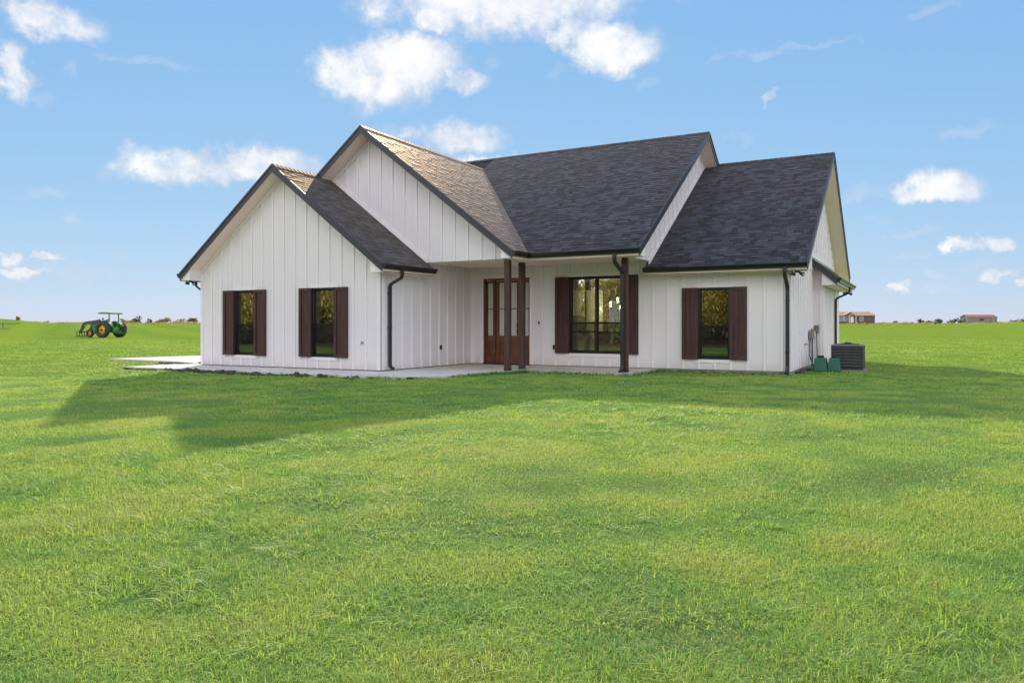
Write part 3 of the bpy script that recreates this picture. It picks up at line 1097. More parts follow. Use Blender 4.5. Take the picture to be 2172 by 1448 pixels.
# --- rakes, eaves, gutters
def rake(axis, pos, out, pts):
    """charcoal rake boards: pts [(a, z)] along the roof edge in the plane axis = pos; out = outward sign"""
    for (a0, z0), (a1, z1) in zip(pts[:-1], pts[1:]):
        def P(a, d, z):
            return (a, pos + out * d, z) if axis == 'y' else (pos + out * d, a, z)
        MB().hexa([P(a0, 0, z0 - 0.205), P(a1, 0, z1 - 0.205), P(a1, 0.02, z1 - 0.205), P(a0, 0.02, z0 - 0.205), P(a0, 0, z0 - 0.06), P(a1, 0, z1 - 0.06), P(a1, 0.02, z1 - 0.06), P(a0, 0.02, z0 - 0.06)]).obj('rake_board', FASC, house)
        MB().hexa([P(a0, -0.02, z0 - 0.0595), P(a1, -0.02, z1 - 0.0595), P(a1, 0.036, z1 - 0.0595), P(a0, 0.036, z0 - 0.0595), P(a0, -0.02, z0 + 0.008), P(a1, -0.02, z1 + 0.008), P(a1, 0.036, z1 + 0.008), P(a0, 0.036, z0 + 0.008)]).obj('drip_edge', FASC, house)


rake('y', -0.415, -1, [(-6.993, zR1(-6.993)), (-3.3, 5.499), (0.393, zR1(0.393))])
rake('y', 1.246, -1, [(-3.45, zM(-3.45)), (-1.69, 6.707), (3.083, zM(3.083))])
rake('x', 6.022, 1, [(2.069, zA(2.069)), (8.662, 7.249), (15.25, zA(15.25))])
rake('x', 9.505, 1, [(3.933, zW(3.933)), (9.922, 6.474), (15.47, zW(15.47))])
rake('y', 8.30, -1, [(XR + 0.03, zS(XR + 0.03)), (9.75, zS(9.75))])

GP = [(0.0, 0.0), (0.125, 0.0), (0.127, -0.022), (0.118, -0.034), (0.104, -0.052), (0.080, -0.086), (0.076, -0.122), (0.0, -0.122)]


def gutter(segs):
    """K style gutter: segs = list of (function(d) -> (x, y)) stations along the eave; z from the first entry"""
    z, stations = segs
    mb = MB()
    n = len(GP)
    for st in stations:
        for d, h in GP:
            x, y = st(d)
            mb.v.append((x, y, z + h))
    for k in range(len(stations) - 1):
        for q in range(n):
            q2 = (q + 1) % n
            if q == 0:
                continue
            mb.f.append((k * n + q, k * n + q2, (k + 1) * n + q2, (k + 1) * n + q))
        mb.f.append(tuple(k * n + q for q in (0, 7, 4)) if False else (k * n + 0, k * n + 7, (k + 1) * n + 7, (k + 1) * n + 0))
    mb.f.append(tuple(range(n)))
    e = (len(stations) - 1) * n
    mb.f.append(tuple(range(e + n - 1, e - 1, -1)))
    # water line closing sheet a little below the rim
    mb.v += [(*st(0.004), z - 0.03) for st in stations] + [(*st(0.115), z - 0.03) for st in stations]
    b0 = len(stations) * n
    for k in range(len(stations) - 1):
        mb.f.append((b0 + k, b0 + k + 1, b0 + len(stations) + k + 1, b0 + len(stations) + k))
    return mb.obj('gutter', GUTT, house)


gutter((2.712, [lambda d: (0.395 + d, -0.437), lambda d: (0.395 + d, 1.775)]))
gutter((2.712, [lambda d: (-6.995 - d, -0.437), lambda d: (-6.995 - d, 1.2)]))
gutter((3.038, [lambda d: (3.085 + d, 1.222), lambda d: (3.085 + d, 2.067 - d), lambda d: (6.046, 2.067 - d)]))
gutter((2.705, [lambda d: (5.51, 3.931 - d), lambda d: (9.528, 3.931 - d)]))
gutter((zS(9.75) - 0.012, [lambda d: (9.752 + d, 8.277), lambda d: (9.752 + d, 13.55)]))
# eave fascia boards and level soffits, boxed returns at the gable feet
MB().box(0.372, 0.392, -0.414, 1.775, 2.52, 2.70).obj('eave_board', FASC, house)
MB().box(-6.992, -6.972, -0.414, 14.9, 2.50, 2.70).obj('eave_board', FASC, house)
MB().box(3.062, 3.082, 1.247, 2.049, 2.875, 3.03).box(3.062, 6.021, 2.07, 2.09, 2.8755, 3.03).obj('eave_board', FASC, house)
MB().box(5.53, 9.504, 3.934, 3.954, 2.515, 2.695).obj('eave_board', FASC, house)
MB().box(9.72, 9.749, 8.30, 13.55, zS(9.75) - 0.21, zS(9.75) - 0.03).obj('eave_board', FASC, house)
MB().box(0.002, 0.371, 0.0, 1.73, 2.512, 2.545).obj('soffit', SOFF, house)
MB().box(2.736, 3.061, 1.30, 2.10, 2.868, 2.90).box(2.736, 5.99, 2.10, 2.599, 2.868, 2.9005).obj('soffit', SOFF, house)
MB().box(5.53, 9.48, 3.955, 4.346, 2.508, 2.54).obj('soffit', SOFF, house)
MB().box(XS + 0.002, 9.718, 8.34, 13.5, 2.372, 2.40).obj('soffit', SOFF, house)


def ret(axis, a_in, a_out, zb, zf, p0, p1, off=0.0):
    """boxed eave return: profile from the wall (a_in) to the roof edge (a_out), between planes p0, p1"""
    poly = [(a_in, zb), (a_out, zb), (a_out, max(zb + 0.01, zf(a_out) - 0.19)), (a_in, zf(a_in) - 0.192)]
    if axis == 'y':
        MB().prism([(a, p0, z) for a, z in poly], (0, p1 - p0, 0)).obj('eave_return', TRIMW, house)
    else:
        MB().prism([(p0, a, z) for a, z in poly], (p1 - p0, 0, 0)).obj('eave_return', TRIMW, house)


ret('y', 0.0, 0.372, 2.515, zR1, -0.395, -0.003)
ret('y', -6.6, -6.972, 2.515, zR1, -0.395, -0.003)
ret('y', 2.74, 3.062, 2.872, zM, 1.27, 1.732)
ret('x', 4.346, 3.956, 2.51, zW, 9.068, 9.49)
ret('x', 2.60, 2.095, 2.872, zA, 5.604, 6.0)
ret('y', XS, 9.72, 2.375, zS, 8.33, 8.629)


# --- downspouts
def elbow(p0, p1, n=4):
    return [Vector(p0).lerp(Vector(p1), k / n) for k in range(n + 1)]


def downspout(path, perp, wp=0.078, wi=0.062, straps=()):
    d = MB().sweep(path, perp, wp, wi).obj('downspout', DOWN, house)
    bevel(d, 0.008, 2)
    for (x0, x1, y0, y1, z) in straps:
        MB().box(x0, x1, y0, y1, z, z + 0.03).obj('strap', DOWN, d)
    return d


yd = 0.30
downspout([(0.455, yd, 2.60), (0.455, yd, 2.50), (0.445, yd, 2.44), (0.40, yd, 2.385), (0.13, yd, 2.27), (0.085, yd, 2.235), (0.068, yd, 2.18), (0.068, yd, 0.24), (0.078, yd, 0.185), (0.115, yd, 0.145), (0.19, yd, 0.125)], (0, 1, 0), straps=[(0.02, 0.103, yd - .043, yd + .043, 1.15), (0.02, 0.103, yd - .043, yd + .043, 2.0)])
yd = 0.16
downspout([(-7.05, yd, 2.60), (-7.05, yd, 2.50), (-7.04, yd, 2.44), (-7.0, yd, 2.385), (-6.74, yd, 2.24), (-6.69, yd, 2.20), (-6.67, yd, 2.14), (-6.67, yd, 0.24), (-6.69, yd, 0.18), (-6.75, yd, 0.13), (-6.85, yd, 0.11)], (0, 1, 0))
xd = 5.435
downspout([(xd, 2.005, 2.93), (xd, 2.005, 2.82), (xd, 2.02, 2.76), (xd, 2.07, 2.70), (xd, 2.46, 2.55), (xd, 2.515, 2.51), (xd, 2.535, 2.45), (xd, 2.535, 0.25), (xd, 2.52, 0.17), (xd, 2.46, 0.10), (xd, 2.38, 0.085)], (1, 0, 0), 0.088, straps=[(xd - .05, xd + .05, 2.49, 2.585, z) for z in (0.5, 1.9)])
xd = 9.012
downspout([(xd, 3.868, 2.60), (xd, 3.868, 2.50), (xd, 3.885, 2.43), (xd, 3.93, 2.38), (xd, 4.22, 2.20), (xd, 4.27, 2.15), (xd, 4.285, 2.08), (xd, 4.285, 0.22), (xd, 4.27, 0.14), (xd, 4.22, 0.07), (xd, 4.16, 0.06)], (1, 0, 0), 0.088, straps=[(xd - .05, xd + .05, 4.24, 4.345, z) for z in (0.55, 1.8)])
yd = 11.66
zg = zS(9.75)
downspout([(9.815, yd, zg - .11), (9.815, yd, zg - .22), (9.80, yd, zg - .28), (9.75, yd, zg - .33), (9.47, yd, zg - .46), (9.42, yd, zg - .50), (9.402, yd, zg - .56), (9.402, yd, 0.15), (9.43, yd, 0.07)], (0, 1, 0))


# --- posts
def post(x, y, ztop, label=None, t=0.142):
    o = MB().box(x, x + t, y, y + t, ZP - 0.01, ztop).obj('post', POST, house, label=label)
    bevel(o, 0.006, 2)
    b = MB().box(x - 0.004, x + t + 0.004, y - 0.004, y + t + 0.004, ZP - 0.01, ZP + 0.05).obj('post_base', FRAME, o)
    return o


post(2.566, 1.738, 2.90)
post(2.525, 2.585, 2.868)
post(5.395, 2.585, 2.868)

# --- entry door with two sidelights
yd0 = YP + 0.11


def lite_unit(name, x0, x1, stile, label=None):
    z0, z1 = 0.115, 2.535
    gz = [(0.915, 1.690), (1.718, 2.470)]
    root = MB()
    root.box(x0, x0 + stile, yd0, yd0 + 0.045, z0, z1).box(x1 - stile, x1, yd0, yd0 + 0.045, z0, z1)
    root.box(x0 + stile, x1 - stile, yd0, yd0 + 0.045, 2.47, z1).box(x0 + stile, x1 - stile, yd0 + 0.004, yd0 + 0.045, 1.690, 1.718)
    root.box(x0 + stile, x1 - stile, yd0, yd0 + 0.045, 0.765, 0.915).box(x0 + stile, x1 - stile, yd0, yd0 + 0.045, z0, 0.32)
    o = root.obj(name, DOOR, house, label=label)
    for a, b in gz:
        MB().box(x0 + stile - 0.002, x1 - stile + 0.002, yd0 + 0.02, yd0 + 0.026, a - 0.002, b + 0.002).obj('pane', DGLASS, o)
    xa, xb = x0 + stile, x1 - stile
    MB().box(xa - 0.002, xb + 0.002, yd0 + 0.022, yd0 + 0.04, 0.318, 0.767).obj('recessed_panel', DOOR, o)
    k = 0.035
    pm = MB()
    pm.hexa([(xa + k, yd0 + 0.022, 0.32 + k), (xb - k, yd0 + 0.022, 0.32 + k), (xb - k, yd0 + 0.022, 0.765 - k), (xa + k, yd0 + 0.022, 0.765 - k), (xa + k + .02, yd0 + 0.008, 0.34 + k), (xb - k - .02, yd0 + 0.008, 0.34 + k), (xb - k - .02, yd0 + 0.008, 0.745 - k), (xa + k + .02, yd0 + 0.008, 0.745 - k)])
    pm.obj('raised_panel', DOOR, o)
    return o


lite_unit('sidelight', 0.436, 0.712, 0.052)
dr = lite_unit('door', 0.762, 1.586, 0.115)
lite_unit('sidelight', 1.636, 1.912, 0.052)
MB().tube([(1.50, yd0 - 0.05, 0.98), (1.50, yd0 - 0.05, 1.30)], 0.011).box(1.485, 1.515, yd0 - 0.05, yd0, 1.0, 1.02).box(1.485, 1.515, yd0 - 0.05, yd0, 1.26, 1.28).obj('handle', BLACKP, dr)
dj = MB()
dj.box(DX0, 0.432, YP + 0.03, YP + 0.16, ZB + 0.002, 2.60).box(1.916, DX1, YP + 0.03, YP + 0.16, ZB + 0.002, 2.60).box(0.432, 1.916, YP + 0.03, YP + 0.16, 2.54, 2.60)
dj.box(0.715, 0.759, YP + 0.07, YP + 0.16, ZB + 0.002, 2.54).box(1.589, 1.633, YP + 0.07, YP + 0.16, ZB + 0.002, 2.54)
dj.obj('door_frame', DOOR, house)
MB().box(DX0, DX1, YP - 0.03, YP + 0.16, ZP, ZB + 0.02).obj('threshold', FRAME, house)

# --- small fittings on the walls (parts of the house)
MB().box(0.023, 0.062, 2.585, 2.655, 0.54, 0.665).obj('outlet_box', BLACKP, house)
MB().box(2.715, 2.785, YP - 0.062, YP - 0.021, 0.54, 0.665).obj('outlet_box', BLACKP, house)
MB().box(2.236, 2.266, YP - 0.03, YP - 0.002, 1.255, 1.335).obj('doorbell', BLACKP, house)
fa = MB().tube([(-0.55, 0, 0.765), (-0.55, -0.07, 0.765), (-0.55, -0.10, 0.73)], 0.014)
fa.tube([(-0.59, -0.055, 0.80), (-0.51, -0.055, 0.80)], 0.008).tube([(-0.55, -0.055, 0.765), (-0.55, -0.055, 0.80)], 0.007)
fa.obj('faucet', METAL, house)
fb = MB().tube([(XR, 6.80, 0.70), (XR + 0.09, 6.80, 0.70), (XR + 0.12, 6.80, 0.665)], 0.014)
fb.tube([(XR + 0.06, 6.76, 0.74), (XR + 0.06, 6.84, 0.74)], 0.008).tube([(XR + 0.06, 6.80, 0.70), (XR + 0.06, 6.80, 0.74)], 0.007)
fb.obj('faucet', METAL, house)


# ------------------------------------------------------------------ kitchen seen through the big window
CAB = simple('cream_cabinet_paint', (0.70, 0.68, 0.58), 0.45, var=0.03)
TOP = simple('dark_stone_counter', (0.03, 0.03, 0.032), 0.15, var=0.5, scale=20)
HAND = simple('black_pull_metal', (0.01, 0.01, 0.01), 0.3)


def cabinet(name, label, x0, x1, y0, y1, z0, z1, doors, top=False, group=None):
    t = thing(name, label, 'cabinet', ((x0 + x1) / 2, (y0 + y1) / 2, z0), 0, group)
    cx, cy = (x0 + x1) / 2, (y0 + y1) / 2
    W, Dp, H = (x1 - x0), (y1 - y0), z1 - z0
    MB().box(-W / 2, W / 2, -Dp / 2, Dp / 2, 0, H).obj('carcass', CAB, t)
    if top:
        MB().box(-W / 2 - .02, W / 2 + .02, -Dp / 2 - .03, Dp / 2, H + 0.001, H + 0.04).obj('countertop', TOP, t)
    n = doors
    wd = W / n
    for i in range(n):
        a = -W / 2 + i * wd + 0.006
        b = a + wd - 0.012
        d = MB().box(a, b, -Dp / 2 - 0.016, -Dp / 2 - 0.001, 0.01, H - 0.01)
        d.box(a, a + .06, -Dp / 2 - 0.024, -Dp / 2 - 0.016, 0.01, H - 0.01).box(b - .06, b, -Dp / 2 - 0.024, -Dp / 2 - 0.016, 0.01, H - 0.01)
        o = d.obj('cabinet_door', CAB, t)
        zc = 0.16 if z0 > 1 else H - 0.3
        MB().box(b - .05, b - .03, -Dp / 2 - 0.05, -Dp / 2 - 0.024, zc, zc + 0.2).obj('handle', HAND, o)
    return t


cabinet('kitchen_cabinet', 'cream base cabinet with black pulls below dark counter, seen through window', 1.35, 2.75, 8.1, 8.7, ZB, 0.98, 3, True)
cabinet('kitchen_cabinet', 'short cream upper cabinet behind the left window pane', 1.50, 1.98, 8.3, 8.7, 1.55, 2.40, 1)
cabinet('kitchen_cabinet', 'tall cream upper cabinet standing on the dark kitchen counter', 2.06, 2.46, 8.25, 8.7, 1.03, 2.40, 1)
cabinet('kitchen_island', 'cream kitchen island under the lit pendant lamps', 2.9, 4.4, 7.1, 8.0, ZB, 0.98, 3, True)
bulbm, tb, bsb = newmat('lit_bulb')
bsb.inputs['Emission Color'].default_value = (1.0, 0.82, 0.55, 1)
bsb.inputs['Emission Strength'].default_value = 14
for k, (px_, yy, zz, lb) in enumerate(((1295, 7.5, 1.93, 'lit pendant lamp hanging farthest left over the kitchen island'), (1310, 7.7, 2.06, 'lit pendant lamp hanging highest over the kitchen island'), (1316, 9.2, 1.86, 'lit pendant lamp hanging behind the other two in the kitchen'))):
    X = (px_ - 1086) / 1592
    dv = FWD + RGT * X
    kk = (yy - CAM.y) / dv.y
    xx = CAM.x + dv.x * kk
    t = thing('pendant_lamp', lb, 'lamp', (xx, yy, zz), 0, 'pendant lamps in the kitchen')
    MB().tube([(0, 0, 0.10), (0, 0, 2.79 - zz)], 0.006).obj('cord', HAND, t)
    MB().lathe([(0.0, 0.12), (0.03, 0.12), (0.055, 0.07), (0.055, 0.05), (0.0, 0.06)], 12).obj('cap', HAND, t)
    MB().blob((0, 0, 0.0), 0.038, 2, 0, (1, 1, 1.3)).obj('bulb', bulbm, t, True)
    pl = bpy.data.lights.new('lamp_light', 'POINT')
    pl.energy = 34
    pl.color = (1, 0.84, 0.6)
    pl.shadow_soft_size = 0.05
    po = bpy.data.objects.new('lamp_light', pl)
    COL.objects.link(po)
    po.parent = t
    po.location = (0, 0, -0.09)

# ------------------------------------------------------------------ utilities by the right wall
# control box with red beacon
t = thing('control_box', 'grey control box with red beacon light on the right side wall', 'electrical box', (XR, 7.66, 0.84))
bevel(MB().box(0.024, 0.165, -0.11, 0.13, 0, 0.235).obj('enclosure', GREYP, t), 0.008, 2)
MB().box(0.166, 0.170, -0.08, 0.10, 0.05, 0.20).obj('yellow_label', simple('yellow_sticker', (0.75, 0.55, 0.12), 0.5), t)
MB().lathe([(0.0, 0.236), (0.03, 0.236), (0.03, 0.262), (0.018, 0.285), (0.0, 0.29)], 14, 'z', (0.09, 0.0, 0)).obj('beacon', simple('red_lens', (0.35, 0.008, 0.02), 0.25), t, True)
for z in (0.06, 0.11, 0.16):
    MB().box(0.085, 0.1, -0.114, -0.11, z, z + 0.015).obj('switch', simple('red_switch', (0.25, 0.03, 0.03), 0.4), t)
MB().tube([(0.10, 0.0, 0.0), (0.10, 0.0, -0.80)], 0.024, 10).obj('conduit', simple('grey_conduit', (0.10, 0.105, 0.12), 0.5), t)
MB().tube([(0.06, -0.06, 0.0), (0.05, -0.09, -0.2), (0.05, -0.12, -0.48), (0.10, -0.05, -0.66), (0.20, -0.28, -0.76), (0.30, -0.7, -0.80)], 0.014, 8).obj('cable', simple('dark_cable', (0.05, 0.052, 0.06), 0.5), t)
t = thing('disconnect_box', 'small grey electrical disconnect box with cable on the wall corner', 'electrical box', (9.17, 8.631, 1.10))
bevel(MB().box(-0.055, 0.055, -0.115, -0.024, -0.10, 0.12).obj('enclosure', simple('dark_grey_plastic', (0.13, 0.135, 0.14), 0.5), t), 0.006, 2)
MB().tube([(0.0, -0.07, -0.10), (0.01, -0.07, -0.4), (0.02, -0.06, -0.75), (-0.02, -0.05, -1.02)], 0.014, 8).obj('cable', simple('grey_cable', (0.10, 0.105, 0.12), 0.5), t)

# green septic air pump covers
GREEN = simple('green_plastic', (0.012, 0.105, 0.068), 0.42, var=0.15)
for (x, y, w_, lb) in ((9.385, 5.97, 0.34, 'left green plastic pump cover with black vent cap beside the grey conduit'), (9.722, 6.00, 0.31, 'right green plastic pump cover with black vent cap next to the condenser')):
    t = thing('pump_cover', lb, 'pump cover', (x + w_ / 2, y + 0.2, 0), 0, 'green pump covers by the right wall')
    k = 0.038
    h = w_ / 2
    b = MB().hexa([(-h, -.2, .03), (h, -.2, .03), (h, .2, .03), (-h, .2, .03), (-h + k, -.2 + k, .37), (h - k, -.2 + k, .37), (h - k, .2 - k, .37), (-h + k, .2 - k, .37)]).obj('housing', GREEN, t)
    bevel(b, 0.02, 3)
    MB().box(-h - .012, h + .012, -.212, .212, -0.02, .032).obj('base_flange', GREEN, t)
    MB().lathe([(0, .37), (0.075, .37), (0.08, .40), (0.08, .425), (0.07, .43), (0, .43)], 18).obj('vent_cap', BLACKP, t)

# air conditioner condenser
t = thing('condenser_unit', 'grey louvered air conditioner condenser standing beside the right wall', 'air conditioner', (10.13, 7.12, 0))
GRAYM = simple('condenser_grey_metal', (0.034, 0.033, 0.036), 0.45, 0.2)
GRAYL = simple('condenser_light_metal', (0.20, 0.20, 0.205), 0.45, 0.2)
H_, S_ = 0.70, 0.385
MB().box(-0.45, 0.45, -0.45, 0.45, -0.03, 0.045).obj('pad', FOUND, t)
MB().box(-S_ + .03, S_ - .03, -S_ + .03, S_ - .03, 0.05, H_ - 0.03).obj('coil', simple('dark_coil_fins', (0.02, 0.02, 0.021), 0.6), t)
cp = MB()
for sx in (-1, 1):
    for sy in (-1, 1):
        cp.box(min(sx * S_, sx * (S_ - .05)), max(sx * S_, sx * (S_ - .05)), min(sy * S_, sy * (S_ - .05)), max(sy * S_, sy * (S_ - .05)), 0.05, H_ - 0.03)
cp.box(-S_, S_, -S_, S_, 0.046, 0.085)
bevel(cp.obj('corner_post', GRAYM, t), 0.008, 2)
for sd in range(4):
    for k in range(7):
        z = 0.12 + k * 0.078
        m = Matrix.Rotation(sd * math.pi / 2, 3, 'Z')
        pts = [(-S_ + .05, -S_ + .004, z), (S_ - .05, -S_ + .004, z), (S_ - .05, -S_ + .028, z + .01), (-S_ + .05, -S_ + .028, z + .01), (-S_ + .05, -S_ + .004, z + .012), (S_ - .05, -S_ + .004, z + .012), (S_ - .05, -S_ + .028, z + .065), (-S_ + .05, -S_ + .028, z + .065)]
        MB().hexa([m @ Vector(p) for p in pts]).obj('louver', GRAYM, t)
    m = Matrix.Rotation(sd * math.pi / 2, 3, 'Z')
    for xx in (-0.1, 0.12):
        p = [m @ Vector(q) for q in ((xx, -S_ - .002, .09), (xx + .012, -S_ - .002, .09), (xx + .012, -S_ + .006, .09), (xx, -S_ + .006, .09), (xx, -S_ - .002, H_ - .04), (xx + .012, -S_ - .002, H_ - .04), (xx + .012, -S_ + .006, H_ - .04), (xx, -S_ + .006, H_ - .04))]
        MB().hexa(p).obj('rib', GRAYM, t)
lid = MB().lathe([(0.30, H_ - .03), (0.30, H_ + .012), (0.285, H_ + .012), (0.285, H_ - .03)], 28)
lid.box(-S_ - .004, S_ + .004, -S_ - .004, -0.30, H_ - .031, H_ + .006).box(-S_ - .004, S_ + .004, 0.30, S_ + .004, H_ - .031, H_ + .006).box(-S_ - .004, -0.30, -.30, .30, H_ - .0305, H_ + .0055).box(.30, S_ + .004, -.30, .30, H_ - .0305, H_ + .0055)
lid.obj('top_cover', GRAYL, t)
gr = MB()
for k in range(5):
    gr.lathe([(0.06 + k * .055, H_ + .03 - k * .004), (0.066 + k * .055, H_ + .03 - k * .004), (0.066 + k * .055, H_ + .036 - k * .004), (0.06 + k * .055, H_ + .036 - k * .004), (0.06 + k * .055, H_ + .03 - k * .004)], 28)
for k in range(12):
    a = k * math.pi / 6
    gr.tube([(0.05 * math.cos(a), 0.05 * math.sin(a), H_ + .033), (0.30 * math.cos(a), 0.30 * math.sin(a), H_ + .012)], 0.003, 5)
gr.obj('fan_grille', BLACKP, t)
MB().lathe([(0, H_ - .05), (0.09, H_ - .05), (0.09, H_ + .05), (0.06, H_ + .06), (0, H_ + .06)], 20).obj('fan_motor', BLACKP, t)
fbm = MB()
for k in range(3):
    a = k * 2.094
    fbm.hexa([Matrix.Rotation(a, 3, 'Z') @ Vector(p) for p in ((.05, -.06, H_ - .10), (.26, -.10, H_ - .10), (.26, .08, H_ - .06), (.05, .06, H_ - .06), (.05, -.06, H_ - .096), (.26, -.10, H_ - .096), (.26, .08, H_ - .056), (.05, .06, H_ - .056))])
fbm.obj('fan_blade', GRAYM, t)


# twin floodlights under the eaves
def floodlight(x, y, z, rz, label):
    t = thing('floodlight', label, 'floodlight', (x, y, z), rz, 'twin head floodlights under the eaves')
    MB().lathe([(0, 0), (0.06, 0), (0.06, -0.03), (0, -0.03)], 16).box(-0.07, 0.07, -0.02, 0.02, -0.05, -0.028).obj('mount', BLACKP, t)
    for s in (-1, 1):
        h = MB().lathe([(0.0, 0.06), (0.028, 0.055), (0.04, 0.0), (0.048, -0.055), (0.044, -0.055), (0.0, -0.045)], 16, 'x')
        me = h.mesh('lamp_head', BLACKP, True)
        o = link('lamp_head', me, t)
        o.location = (s * 0.095, -0.02, -0.075)
        o.rotation_euler = (0, 0.45 * (-s) + (0 if s < 0 else 0), 0.5 if s < 0 else math.pi - 0.5)
        g = MB().lathe([(0, -0.047), (0.043, -0.047), (0.043, -0.05), (0, -0.05)], 16, 'x').obj('lens', simple('lamp_lens', (0.7, 0.68, 0.6), 0.2), o)
    return t


floodlight(-6.80, -0.20, 2.515, 0.3, 'twin floodlight under the left eave corner of the gable')
floodlight(9.28, 4.00, 2.508, 0.0, 'twin floodlight under the right wing eave beside the downspout')
floodlight(9.62, 13.2, 2.372, 0.5, 'twin floodlight under the small rear eave at the far right')

# ------------------------------------------------------------------ soil clods along the patio edge
rnd = random.Random(3)
dm = MB()
for k in range(420):
    u = rnd.random()
    if u < 0.62:
        x = rnd.uniform(-7.6, 2.0)
        y = -1.69 - abs(rnd.gauss(0, 0.12))
        if x > 0.9:
            y = -1.5 + (x - .9) * 0.35 - abs(rnd.gauss(0, 0.06))
        r = rnd.uniform(0.015, 0.05) * (1.7 if rnd.random() < .12 else 1)
        if -5.6 < x < -2.2:
            r *= 1.35
    elif u < 0.80:
        x, y, r = rnd.uniform(2.5, 9.0), 0, rnd.uniform(0.01, 0.03)
        y = (2.36 if x < 5.8 else 4.33) - abs(rnd.gauss(0, 0.04))
    elif u < 0.9:
        x, y, r = XR + abs(rnd.gauss(0.06, 0.10)), rnd.uniform(4.9, 7.6), rnd.uniform(0.015, 0.045)
    else:
        x, y, r = rnd.uniform(-9.6, -7.2), rnd.gauss(0.75, 0.13), rnd.uniform(0.02, 0.06)
    dm.blob((x, y, r * 0.3), r, 1, 0.5, (1.3, 1.1, 0.8), k)
for (x, r) in ((-4.9, .085), (-4.62, .07), (-3.6, .08), (-3.3, .06), (-1.1, .075), (-0.85, .055), (-0.3, .06), (0.5, .045)):
    dm.blob((x, -1.80, r * 0.35), r, 2, 0.7, (1.5, 1.0, 0.85), int(x * 10))
dm.obj('soil_clods', DIRT, None, kind='stuff')

